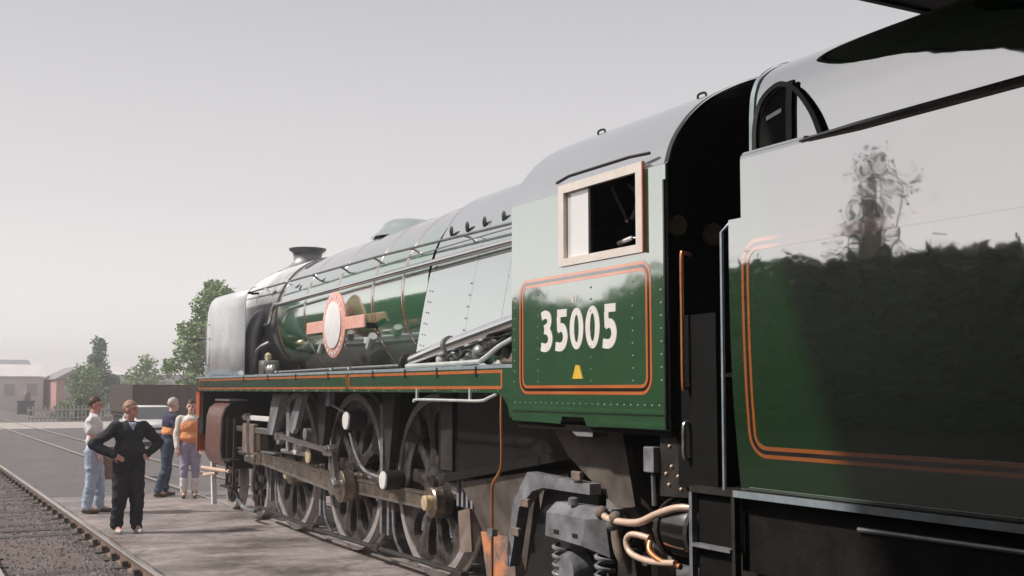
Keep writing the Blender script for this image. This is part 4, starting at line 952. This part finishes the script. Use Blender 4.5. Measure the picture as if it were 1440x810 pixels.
# ================================================================== TENDER
te = thing('tender', (XC, 1.3, 0), 'tall green tender with orange lining standing half inside the dark shed', 'tender')
TZ = [(1.33, 1.335), (1.6, 1.362), (1.9, 1.385), (2.2, 1.396), (2.5, 1.40), (3.29, 1.395)]
def wT(z):
    for (za, wa), (zb, wb) in zip(TZ, TZ[1:]):
        if z <= zb: return wa + (wb-wa)*max(0, (z-za))/(zb-za)
    return TZ[-1][1]
zs = [1.33+.15*k for k in range(11)] + [2.94]
zs2 = [2.9401, 3.1, 3.29]
sidem = MB()
for zz, s1 in ((zs, 5.36), (zs2, 5.245)):
    outer = [[L(wT(z), s, z) for z in zz] for s in (s1, 4.0, 2.0, 0, -2.6)]
    sidem.loft(outer)
    sidem.loft([[L(wT(z)-.02, s1, z) for z in zz], [L(wT(z), s1, z) for z in zz]])
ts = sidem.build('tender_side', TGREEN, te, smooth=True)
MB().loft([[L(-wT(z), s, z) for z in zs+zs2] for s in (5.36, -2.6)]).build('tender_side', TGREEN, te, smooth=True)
MB().add([L(w, 5.30, z) for w, z in ((1.28, 1.33), (1.37, 2.2), (1.37, 2.93), (1.2, 3.3), (1.1, 3.72), (.9, 3.83), (-.9, 3.83), (-1.2, 3.3), (-1.37, 2.9), (-1.28, 1.33))], [tuple(range(10))]).build('tender_front', INSIDE, te)
UP = [(1.225, 3.292), (1.222, 3.48), (1.217, 3.62), (1.20, 3.74), (1.14, 3.85), (1.0, 3.94), (.75, 4.0), (.35, 4.04), (0, 4.06)]
UPs = [(v.x, v.y) for v in smooth_path([(a, b, 0) for a, b in UP], 5)]
def wU(z):
    for (wa, za), (wb, zb) in zip(UPs, UPs[1:]):
        if z <= zb: return wa + (wb-wa)*(z-za)/(zb-za)
    return 0
full2 = UPs + [(-w, z) for w, z in UPs[::-1][1:]]
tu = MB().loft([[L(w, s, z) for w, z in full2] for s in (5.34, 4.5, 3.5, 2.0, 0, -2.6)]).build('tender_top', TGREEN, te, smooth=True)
MB().box(L(1.39, 5.24, 3.292), L(1.0, -2.6, 3.315)).build('ledge', LEDGE, te)
MB().tube(Lp([(1.39, 4.74, 3.305), (1.40, 4.66, 3.302), (1.405, 4.3, 3.30), (1.405, -2.6, 3.30)]), [.006, .014, .024, .026], 8).build('ledge_bead', LEDGE, te, smooth=True)
MB().loft([[L(w, s_, z) for w, z in ((1.395, 3.285), (1.392, 3.31), (1.37, 3.335), (1.22, 3.352))] for s_ in (5.244, 4.72)]).build('window_shelf', TGREEN, te, smooth=True)
MB().loft([[L(w*1.008, s, z+.006) for w, z in full2] for s in (5.35, 5.31)]).build('front_bead', BLUEE, tu, smooth=True)
# arched side window in the front of the top
arch = [(v.x, v.y) for v in smooth_path([(5.30, 3.335, 0), (5.295, 3.52, 0), (5.24, 3.67, 0), (5.12, 3.745, 0), (5.02, 3.735, 0), (4.90, 3.66, 0), (4.77, 3.50, 0), (4.69, 3.335, 0)], 4)]
ac = Vector((5.03, 3.47, 0))
inner = [(ac.x+(p[0]-ac.x)*.86, max(3.345, ac.y+(p[1]-ac.y)*.88)) for p in arch]
tw = thing_part('arched_window', L(1.2, 5.0, 3.5), te)
flat([[arch[k], arch[k+1], inner[k+1], inner[k]] for k in range(len(arch)-1)], wU, .012, 'window_frame', BLACK, tw, th=.02)
MU = 5.0
def strips(pred, m, name, off):
    pts = [p for p in inner if pred(p)]
    faces = []
    zs_ = sorted(set(round(3.34+.03*k, 3) for k in range(14)))
    poly = pts
    def xr(z):
        xs = []
        for k in range(len(inner)-1):
            a, b_ = inner[k], inner[k+1]
            if (a[1]-z)*(b_[1]-z) <= 0 and abs(a[1]-b_[1]) > 1e-9: xs.append(a[0]+(b_[0]-a[0])*(z-a[1])/(b_[1]-a[1]))
        return (min(xs), max(xs)) if len(xs) > 1 else None
    for z0, z1 in zip(zs_, zs_[1:]):
        a, b_ = xr(z0+.008), xr(z1+.008)
        if not a or not b_: continue
        if name == 'opening_shade': q = [(max(a[1], MU), z0), (MU+.001, z0), (MU+.001, z1), (max(b_[1], MU), z1)]
        else: q = [(MU-.05, z0), (min(a[0], MU-.051), z0), (min(b_[0], MU-.051), z1), (MU-.05, z1)]
        faces.append(q)
    flat(faces, wU, off, name, m, tw, th=.004)
strips(lambda p: p[0] > MU, INSIDE, 'opening_shade', .006); strips(lambda p: p[0] < MU, TGLASS, 'pale_pane', .006)  # black panel paints the shaded interior behind an opening
flat([[(MU+.0, z), (MU-.05, z), (MU-.05, z+.03), (MU, z+.03)] for z in [3.34+.03*k for k in range(13)]], wU, .012, 'mullion', BLACK, tw, th=.02)
flat([[(5.19, 3.535), (5.06, 3.56), (5.06, 3.585), (5.19, 3.56)]], wU, .011, 'far_window_light', DISCW, tw)  # white strip paints daylight coming through the far window
# lining, platform, steps
lining(-2.2, 5.245, 1.525, 2.80, .14, wT, ts, w=.022, gap=.024, zs=14, ORANGE=TORANGE, LBLACK=TBLACK)
pe = MB().box(L(1.395, 5.36, 1.285), L(-1.40, -2.6, 1.325)).build('tender_platform', SOOT, te)
MB().box(L(1.40, 5.36, 1.288), L(1.3955, -2.6, 1.327)).build('lit_platform_edge', BLUEE, te)  # pale strip paints bluish light along the platform
MB().box(L(1.385, 5.80, 1.285), L(-1.2, 5.362, 1.32)).build('front_platform', FRAMEM, te)
MB().box(L(1.30, 5.40, .85), L(1.27, -2.6, 1.28)).build('tender_frame', SOOT, te)
MB().box(L(1.15, 5.30, .45), L(1.12, -2.6, .95)).build('tender_frame', SOOT, te)
sf = thing_part('tender_steps', L(1.35, 5.6, .9), te)
for s in (5.79, 5.38): MB().box(L(1.385, s-.015, .25), L(1.34, s+.015, 1.284)).build('step_upright', FRAMEM if s < 5.5 else CASTG, sf)
MB().box(L(1.34, 5.77, .3), L(1.33, 5.40, 1.28)).build('step_back', INSIDE, sf)
for z in (.955, .5): MB().box(L(1.40, 5.775, z), L(1.2, 5.395, z+.02)).build('step_tread', CASTG, sf)
ph = MB().tube(Lp([(1.37, 5.47, 1.32), (1.37, 5.46, 2.88), (1.34, 5.42, 2.93)]), .012, 8).build('handrail_pole', BLUEE, te, smooth=True)
MB().tube(Lp([(1.25, 5.25, 1.175), (1.25, 4.55, 1.185)]), .02, 8).build('brake_pipe', BLUEE, te, smooth=True)
MB().tube(Lp([(1.31, 4.45, 1.19), (1.31, 2.5, 1.20)]), .015, 8).build('brake_pipe', GREYR, te, smooth=True)
for s in (4.2, 2.2, .2):
    wh = thing_part('tender_wheel', L(.8, s, .545), te)
    MB().lathe([(.02, .02), (.44, .02), (.46, 0), (.545, 0), (.57, .12), (.02, .12)], L(.83, s, .545), 'x', 32).build('disc', SOOT, wh, smooth=True)
    MB().box(L(1.32, s-.16, .4), L(1.16, s+.16, .72), bev=.03).build('axlebox', RUST, te)
    for k in range(5): MB().box(L(1.34, s-.45+.05*k, .80+k*.022), L(1.24, s+.45-.05*k, .82+k*.022)).build('leaf_spring', FRAMEM, te)
for s, m in ((5.22, FRAMEM), (5.10, RUST), (4.98, RUST)): MB().box(L(1.22, s-.03, .75), L(1.18, s+.03, 1.10)).build('tender_bracket', m, te)

# ================================================================== PARKED CAR
CARW = paint('white_car_paint', (.74, .72, .70), (.8, .78, .76), .06, rough=.12, wav=0)
CARG = paint('car_glass', (.02, .022, .025), (.03, .032, .035), .15, rough=.04, wav=0)
TYRE = mat('tyre_rubber', (.02, .02, .02), (.035, .035, .035), rough=.8)
LAMP = mat('lamp_glass', (.6, .6, .58), (.7, .7, .68), rough=.1)
ORL = mat('indicator_amber', (.7, .25, .03), (.75, .3, .05), rough=.2)
def car(cx, cy, label):
    t = thing('parked_car', (cx, cy, -.05), label, 'car'); z0 = -.05
    # body: lofted cross sections along y (front towards the camera)
    secs = [(-2.0, .74, .32, .62), (-1.95, .80, .28, .74), (-1.2, .83, .25, .86), (-.9, .83, .25, .90), (1.0, .83, .25, .92), (1.75, .82, .26, .90), (1.98, .78, .32, .84)]
    rings = []
    for y, hw, zb, zt in secs:
        rings.append([Vector((cx+w*hw, cy+y, z0+z)) for w, z in ((-.9, zb), (-1, zb+.1), (-1.0, (zb+zt)/2), (-.97, zt-.06), (-.88, zt), (0, zt+.025), (.88, zt), (.97, zt-.06), (1.0, (zb+zt)/2), (1, zb+.1), (.9, zb))])
    MB().loft(rings, closed=True, cap=True).build('body', CARW, t, smooth=True)
    cab_ = []
    for y, hw, zt in ((-.95, .74, .90), (-.35, .64, 1.36), (.2, .63, 1.41), (.9, .63, 1.38), (1.55, .72, .92)):
        cab_.append([Vector((cx-.76 if zt > 1 else cx-hw, cy+y, z0+.88)), Vector((cx-hw, cy+y, z0+zt-.04)), Vector((cx-hw+.08, cy+y, z0+zt)), Vector((cx+hw-.08, cy+y, z0+zt)), Vector((cx+hw, cy+y, z0+zt-.04)), Vector((cx+.76 if zt > 1 else cx+hw, cy+y, z0+.88))])
    MB().loft(cab_, cap=False).build('cabin', CARW, t, smooth=True)
    def pane(name, q): MB().add([Vector((cx+a, cy+b_, z0+c)) for a, b_, c in q], [tuple(range(len(q)))]).build(name, CARG, t)
    pane('windscreen', [(-.68, -.93, .945), (.68, -.93, .945), (.58, -.385, 1.345), (-.58, -.385, 1.345)])
    pane('rear_window', [(-.66, 1.52, .97), (.66, 1.52, .97), (.57, .97, 1.355), (-.57, .97, 1.355)])
    for sx in (-1, 1):
        pane('side_window', [(sx*.775, -.55, .94), (sx*.775, .30, .94), (sx*.65, .25, 1.33), (sx*.655, -.30, 1.30)])
        pane('side_window', [(sx*.775, .38, .94), (sx*.775, 1.2, .94), (sx*.655, .85, 1.33), (sx*.65, .33, 1.33)])
        MB().box((cx+sx*.45-.16, cy-2.015, z0+.54), (cx+sx*.45+.16, cy-1.96, z0+.68), bev=.02).build('headlight', LAMP, t)
        MB().box((cx+sx*.68-.05, cy-2.0, z0+.54), (cx+sx*.68+.05, cy-1.95, z0+.68)).build('indicator', ORL, t)
        MB().box((cx+sx*.86, cy-.62, z0+.92), (cx+sx*.98, cy-.55, z0+1.03), bev=.02).build('mirror', BLACK, t)
        for y in (-1.3, 1.25):
            w = MB().lathe([(.16, -.08), (.27, -.09), (.29, -.05), (.29, .05), (.27, .09), (.16, .08)], (cx+sx*.74, cy+y, z0+.29), 'x', 22).build('wheel', TYRE, t, smooth=True)
            MB().lathe([(.02, -.085), (.16, -.075), (.16, .075), (.02, .085)], (cx+sx*.74, cy+y, z0+.29), 'x', 16).build('hub_cap', STEEL, w, smooth=True)
    MB().box((cx-.80, cy-2.07, z0+.34), (cx+.80, cy-2.001, z0+.46), bev=.02).build('bumper', BLACK, t)
    MB().box((cx-.27, cy-2.012, z0+.56), (cx+.27, cy-1.965, z0+.66)).build('grille', BLACK, t)
    return t
car(8.35, 43, 'white car parked on the pale gravel behind the standing men')

# ================================================================== PEOPLE
SKIN = mat('skin', (.62, .38, .30), (.70, .45, .36), rough=.55)
SKINR = mat('sunburnt_skin', (.58, .28, .21), (.66, .36, .28), rough=.55)
EYE = mat('eye_dark', (.02, .015, .012), (.03, .02, .018), rough=.2)
LIP = mat('lip', (.34, .12, .10), (.40, .15, .12), rough=.5)
def cloth(name, a, b): return mat(name, a, b, rough=.85, scale=5, bump=.25, bscale=30)
NAVY = cloth('navy_overall', (.012, .012, .018), (.028, .027, .036))
SHIRTW = cloth('white_shirt', (.68, .66, .66), (.80, .78, .78))
DENIM = cloth('pale_denim', (.34, .42, .55), (.52, .60, .72))
JACKET = cloth('navy_jacket', (.03, .03, .07), (.06, .055, .11))
JEANS = cloth('dark_jeans', (.02, .028, .045), (.07, .10, .16))
HIVIS = cloth('orange_hivis', (.82, .30, .12), (.90, .42, .20))
LAV = cloth('lavender_trousers', (.30, .28, .40), (.42, .39, .52))
PEACH = cloth('cream_jacket', (.68, .62, .58), (.80, .74, .70))
WHT = cloth('white_boot', (.66, .63, .62), (.78, .75, .74))
SHOE = mat('shoe_brown', (.07, .05, .04), (.12, .09, .07), rough=.6)
SHOEW = mat('shoe_pale', (.55, .52, .50), (.68, .65, .62), rough=.6)
HAIRD = mat('hair_dark_brown', (.05, .025, .015), (.10, .05, .03), rough=.6, scale=40)
HAIRG = mat('hair_ginger_grey', (.30, .16, .10), (.42, .26, .18), rough=.6, scale=40)
HAIRL = mat('hair_grey', (.48, .40, .36), (.60, .52, .48), rough=.6, scale=40)
def remeshed(b, name, m, parent, M, vox=.010, wrinkle=0, smooth_it=4, seed=0):
    me = bpy.data.meshes.new('tmp'); me.from_pydata([tuple(v) for v in b.v], [], b.f)
    bm = bmesh.new(); bm.from_mesh(me); bmesh.ops.recalc_face_normals(bm, faces=bm.faces); bm.to_mesh(me); bm.free()
    o = bpy.data.objects.new('tmp', me); COL.objects.link(o)
    r = o.modifiers.new('r', 'REMESH'); r.mode = 'VOXEL'; r.voxel_size = vox
    s = o.modifiers.new('s', 'SMOOTH'); s.iterations = smooth_it; s.factor = .5
    dg = bpy.context.evaluated_depsgraph_get(); dg.update()
    nm = bpy.data.meshes.new_from_object(o.evaluated_get(dg)); nm.name = name
    bpy.data.objects.remove(o)
    if wrinkle:
        nrm = [v.normal.copy() for v in nm.vertices]
        for v, n in zip(nm.vertices, nrm):
            p = v.co
            q = 1.1*(.35-abs(noise.noise(Vector((p.x*4+p.z*1.5, p.y*4, p.z*7+seed))))*2) + .5*noise.noise(Vector((p.x*12+seed, p.y*12, p.z*18)))
            if p.z < .25: q += .3*math.sin(p.z*60+p.x*9)
            v.co = p + n*wrinkle*q
    nm.polygons.foreach_set('use_smooth', [True]*len(nm.polygons)); nm.materials.clear(); nm.materials.append(m)
    ob = bpy.data.objects.new(name, nm); COL.objects.link(ob); ob.parent = parent
    return ob
def person(loc, rz, label, J, clothes, hair, shoe, skin=SKIN, scale=1.0, lean=(0, 0), head_turn=0, head_tilt=0):
    t = thing('person', loc, label, 'person', rz=rz); t.scale = (scale,)*3
    def ln(p):  # lean grows with height
        k = max(0, p[2]-.08); return Vector((p[0]+lean[0]*k, p[1]+lean[1]*k, p[2]))
    J = {k: ln(v) for k, v in J.items()}
    for a in ('hip', 'knee', 'ankle', 'sh', 'elb', 'wri'): pass
    nk = ln((0, -.01, 1.50)); hc = ln((0, .02, 1.665))
    HR = Matrix.Translation(hc) @ Matrix.Rotation(head_turn, 4, 'Z') @ Matrix.Rotation(head_tilt, 4, 'X')
    b = MB()
    # trunk, limbs
    b.ball(ln((0, 0, 1.30)), (.16, .10, .21), 16, 10); b.ball(ln((0, 0, 1.05)), (.145, .10, .16), 16, 10)
    for q in ('l', 'r'):
        b.caps(J['hip'+q], .085, J['knee'+q], .055); b.caps(J['knee'+q], .055, J['ank'+q], .038)
        b.caps(ln((0, 0, 1.43)), .07, J['sh'+q], .055)
        b.caps(J['sh'+q], .05, J['elb'+q], .038); b.caps(J['elb'+q], .038, J['wri'+q], .026)
        b.caps(J['ank'+q], .036, J['ank'+q]+Vector((0, .14, -.045)), .03)
        # hand: palm and five fingers
        d = J['han'+q]-J['wri'+q]; d.normalize(); w = J['wri'+q]
        sd_ = d.cross(Vector((0, 1, 0)) if abs(d.y) < .8 else Vector((1, 0, 0))).normalized()
        if q == 'l': sd_ = -sd_
        nn = d.cross(sd_)
        for k in (-1, 0, 1): b.caps(w+d*.01+sd_*.018*k, .019, w+d*.085+sd_*.024*k, .016, 8)
        for k, fl in zip((-1.5, -.5, .5, 1.5), (.055, .070, .076, .066)):
            p0 = w+d*.085+sd_*.0185*k; p1 = p0+d*fl*.55+nn*.008; p2 = p1+d*fl*.45+nn*.022
            b.caps(p0, .0095, p1, .009, 8); b.caps(p1, .009, p2, .0075, 8)
        p0 = w+d*.03+sd_*.03; p1 = p0+d*.035+sd_*.028+nn*.01; p2 = p1+d*.035+sd_*.006+nn*.012
        b.caps(p0, .013, p1, .011, 8); b.caps(p1, .011, p2, .009, 8)
    b.caps(nk, .058, hc+Vector((0, 0, -.06)), .055)
    # head with face
    hb = MB(); hb.ball((0, -.008, .025), (.076, .095, .098), 18, 12); hb.ball((0, .022, -.055), (.058, .070, .065), 14, 10)
    hb.caps((0, .082, .015), .010, (0, .108, -.024), .015, 8)      # nose
    hb.ball((0, .075, -.092), (.028, .022, .02), 10, 6)            # chin
    hb.caps((-.04, .078, .03), .012, (.04, .078, .03), .012, 8)    # brow
    for sx in (-1, 1): hb.ball((sx*.08, -.005, -.01), (.012, .022, .034), 8, 6)
    b.add([HR @ v for v in hb.v], hb.f)
    remeshed(b, 'body', skin, t, None, vox=.0075, smooth_it=3)
    # face details
    for sx in (-1, 1):
        e_ = MB().ball(HR @ Vector((sx*.031, .083, .008)), .0095, 8, 6).build('eye', EYE, None, smooth=True); e_.parent = t; 
    mo = MB().ball((0, 0, 0), (.024, .006, .006), 10, 6); mo.v = [HR @ (v+Vector((0, .089, -.058))) for v in mo.v]; mo = mo.build('mouth', LIP); mo.parent = t
    # hair: cap over the skull down to nape and temples
    hb = MB(); rr = []
    for i in range(9):
        a = R(90-i*14); ring = []
        for k in range(20):
            ph = 2*math.pi*k/20; fwd = math.sin(ph)
            aa = a if a > R(22) or fwd < .25 else R(22)+(a-R(22))*.1
            jit = 1+.10*noise.noise(Vector((k*1.3, i*1.1, seedof(label))))
            ring.append(HR @ Vector((.083*jit*math.cos(aa)*math.cos(ph), -.012+.102*jit*math.cos(aa)*math.sin(ph), .03+.108*jit*math.sin(aa))))
        rr.append(ring)
    hb.loft(rr, closed=True)
    h_ = hb.build('hair', hair, None, smooth=True); h_.parent = t
    for q in ('l', 'r'):
        s_ = MB(); a = J['ank'+q]
        s_.caps(a+Vector((0, -.035, -.042)), .042, a+Vector((0, .10, -.05)), .040); s_.caps(a+Vector((0, .08, -.05)), .042, a+Vector((0, .17, -.056)), .032)
        s_.caps(a+Vector((0, -.01, -.03)), .05, a+Vector((0, 0, .03)), .052)
        o = remeshed(s_, 'shoe', shoe, t, None, vox=.012)
    for cname, m, fn in clothes:
        cb = MB(); fn(cb, J, ln); remeshed(cb, cname, m, t, None, vox=.011, wrinkle=.013, seed=seedof(label), smooth_it=5)
    return t
def seedof(x): return (sum(map(ord, x)) % 97)*.37
def trousers(cb, J, ln, r=(.118, .085, .068), top=1.03, end=1.0):
    cb.ball(ln((0, 0, .98)), (.175, .125, .14), 18, 10)
    for q in ('l', 'r'):
        e = J['knee'+q]+(J['ank'+q]-J['knee'+q])*end
        cb.caps(J['hip'+q]+Vector((0, 0, .02)), r[0], J['knee'+q], r[1]); cb.caps(J['knee'+q], r[1], e+Vector((0, 0, .02)), r[2])
def torso(cb, J, ln, sleeve=1.0, rs=(.082, .064, .05), belly=.0):
    cb.ball(ln((0, 0, 1.33)), (.205, .135, .20), 18, 12); cb.ball(ln((0, .01, 1.12)), (.178+belly, .130+belly, .2), 18, 12)
    cb.caps(ln((0, -.015, 1.42)), .085, ln((0, -.01, 1.50)), .068)
    for q in ('l', 'r'):
        cb.caps(ln((0, -.01, 1.40)), .095, J['sh'+q], .078)
        if sleeve >= .99:
            cb.caps(J['sh'+q], rs[0], J['elb'+q], rs[1]); cb.caps(J['elb'+q], rs[1], J['wri'+q], rs[2])
        elif sleeve > 0:
            cb.caps(J['sh'+q], rs[0], J['sh'+q]+(J['elb'+q]-J['sh'+q])*sleeve, rs[0]*.95)
def legs(sp=.11, kf=.02, dl=0, dr=0):
    return {'hipl': (-.095, 0, .93), 'hipr': (.095, 0, .93), 'kneel': (-.5*(.095+sp), kf+dl*.5, .50), 'kneer': (.5*(.095+sp), kf+dr*.5, .50), 'ankl': (-sp, -.02+dl, .09), 'ankr': (sp, -.02+dr, .09)}
def arms(l, r):
    return {'shl': (-.19, -.01, 1.43), 'elbl': l[0], 'wril': l[1], 'hanl': l[2], 'shr': (.19, -.01, 1.43), 'elbr': r[0], 'wrir': r[1], 'hanr': r[2]}
akimbo = arms([(-.46, -.10, 1.20), (-.235, .06, 1.06), (-.17, .12, 1.02)], [(.46, -.10, 1.20), (.235, .06, 1.06), (.17, .12, 1.02)])
hang = arms([(-.25, .02, 1.15), (-.22, .14, .93), (-.2, .18, .84)], [(.25, .0, 1.15), (.23, .10, .92), (.21, .14, .83)])
cross = arms([(-.26, .06, 1.17), (-.08, .24, 1.15), (.0, .26, 1.17)], [(.26, .06, 1.17), (.10, .26, 1.20), (.02, .28, 1.2)])
GZ = -.02
def suit(cb, J, ln): trousers(cb, J, ln, r=(.132, .104, .086)); torso(cb, J, ln, 1.0, rs=(.09, .072, .056), belly=.035)
def collar(cb, J, ln): cb.prism([(-.05, 0), (.05, 0), (.0, -.12)], 'y', 0, .012); cb.v = [ln((v.x, v.y+.118-.25*(v.z+.02), 1.47+v.z)) for v in cb.v]
person((2.90, 16.3, GZ), R(180+10), 'man in dark navy overalls standing with hands on hips', {**legs(.12, .02, .05, -.05), **akimbo}, [('overalls', NAVY, suit), ('shirt_collar', DENIM, lambda cb, J, ln: (cb.caps(ln((-.045, .095, 1.50)), .016, ln((0, .135, 1.40)), .012), cb.caps(ln((.045, .095, 1.50)), .016, ln((0, .135, 1.40)), .012), cb.caps(ln((0, .10, 1.49)), .02, ln((0, .13, 1.42)), .014)))], HAIRG, SHOEW, SKINR, 1.0, head_turn=R(35), head_tilt=R(8))
def bib(cb, J, ln): trousers(cb, J, ln, r=(.125, .095, .078)); cb.ball(ln((0, .02, 1.16)), (.165, .132, .17), 16, 10)
person((2.88, 19.15, GZ), R(-105), 'man in white shirt and pale blue dungarees beside the man in navy overalls', {**legs(.11, .02, .10, -.06), **hang},
    [('shirt', SHIRTW, lambda cb, J, ln: torso(cb, J, ln, .55)), ('dungarees', DENIM, bib)], HAIRD, SHOE, SKINR, 1.02, lean=(0, -.02), head_tilt=R(-4))
person((4.42, 21.5, GZ), R(-80), 'grey-haired man in navy jacket with orange vest and dark jeans', {**legs(.10, .03, .12, -.10), **cross},
    [('jacket', JACKET, lambda cb, J, ln: torso(cb, J, ln, 1.0)), ('jeans', JEANS, lambda cb, J, ln: trousers(cb, J, ln)), ('orange_vest', HIVIS, lambda cb, J, ln: (cb.ball(ln((0, .03, 1.18)), (.20, .165, .17), 16, 10)))], HAIRL, SHOE, SKIN, 1.0, lean=(0, .10))
def socks(cb, J, ln):
    for q in ('l', 'r'): cb.caps(J['ank'+q]+Vector((0, 0, -.01)), .062, J['ank'+q]+(J['knee'+q]-J['ank'+q])*.62, .078)
person((4.80, 21.0, GZ), R(165), 'person in cream top, orange vest and lavender trousers by the locomotive front', {**legs(.10, .02), **hang},
    [('jacket', PEACH, lambda cb, J, ln: torso(cb, J, ln, 1.0)), ('orange_vest', HIVIS, lambda cb, J, ln: (cb.ball(ln((0, .0, 1.30)), (.212, .155, .19), 16, 10), cb.ball(ln((0, .01, 1.12)), (.20, .155, .17), 16, 10))), ('trousers', LAV, lambda cb, J, ln: trousers(cb, J, ln, end=.45)), ('leggings', WHT, socks)], HAIRD, SHOE, SKIN, .98)

# ================================================================== HAZE
hz = bpy.data.materials.new('haze_air'); hz.use_nodes = True; n = hz.node_tree.nodes; l = hz.node_tree.links
n.remove(n['Principled BSDF']); pv = n.new('ShaderNodeVolumePrincipled')
pv.inputs['Color'].default_value = (.97, .95, .95, 1); pv.inputs['Density'].default_value = .0030; pv.inputs['Anisotropy'].default_value = .35
l.new(pv.outputs[0], n['Material Output'].inputs['Volume'])
o = MB().box((-265, -125, -1.2), (305, 335, 11.0)).build('haze', hz); o['kind'] = 'stuff'; tag(o, 'thin pale haze filling the yard air', 'haze')
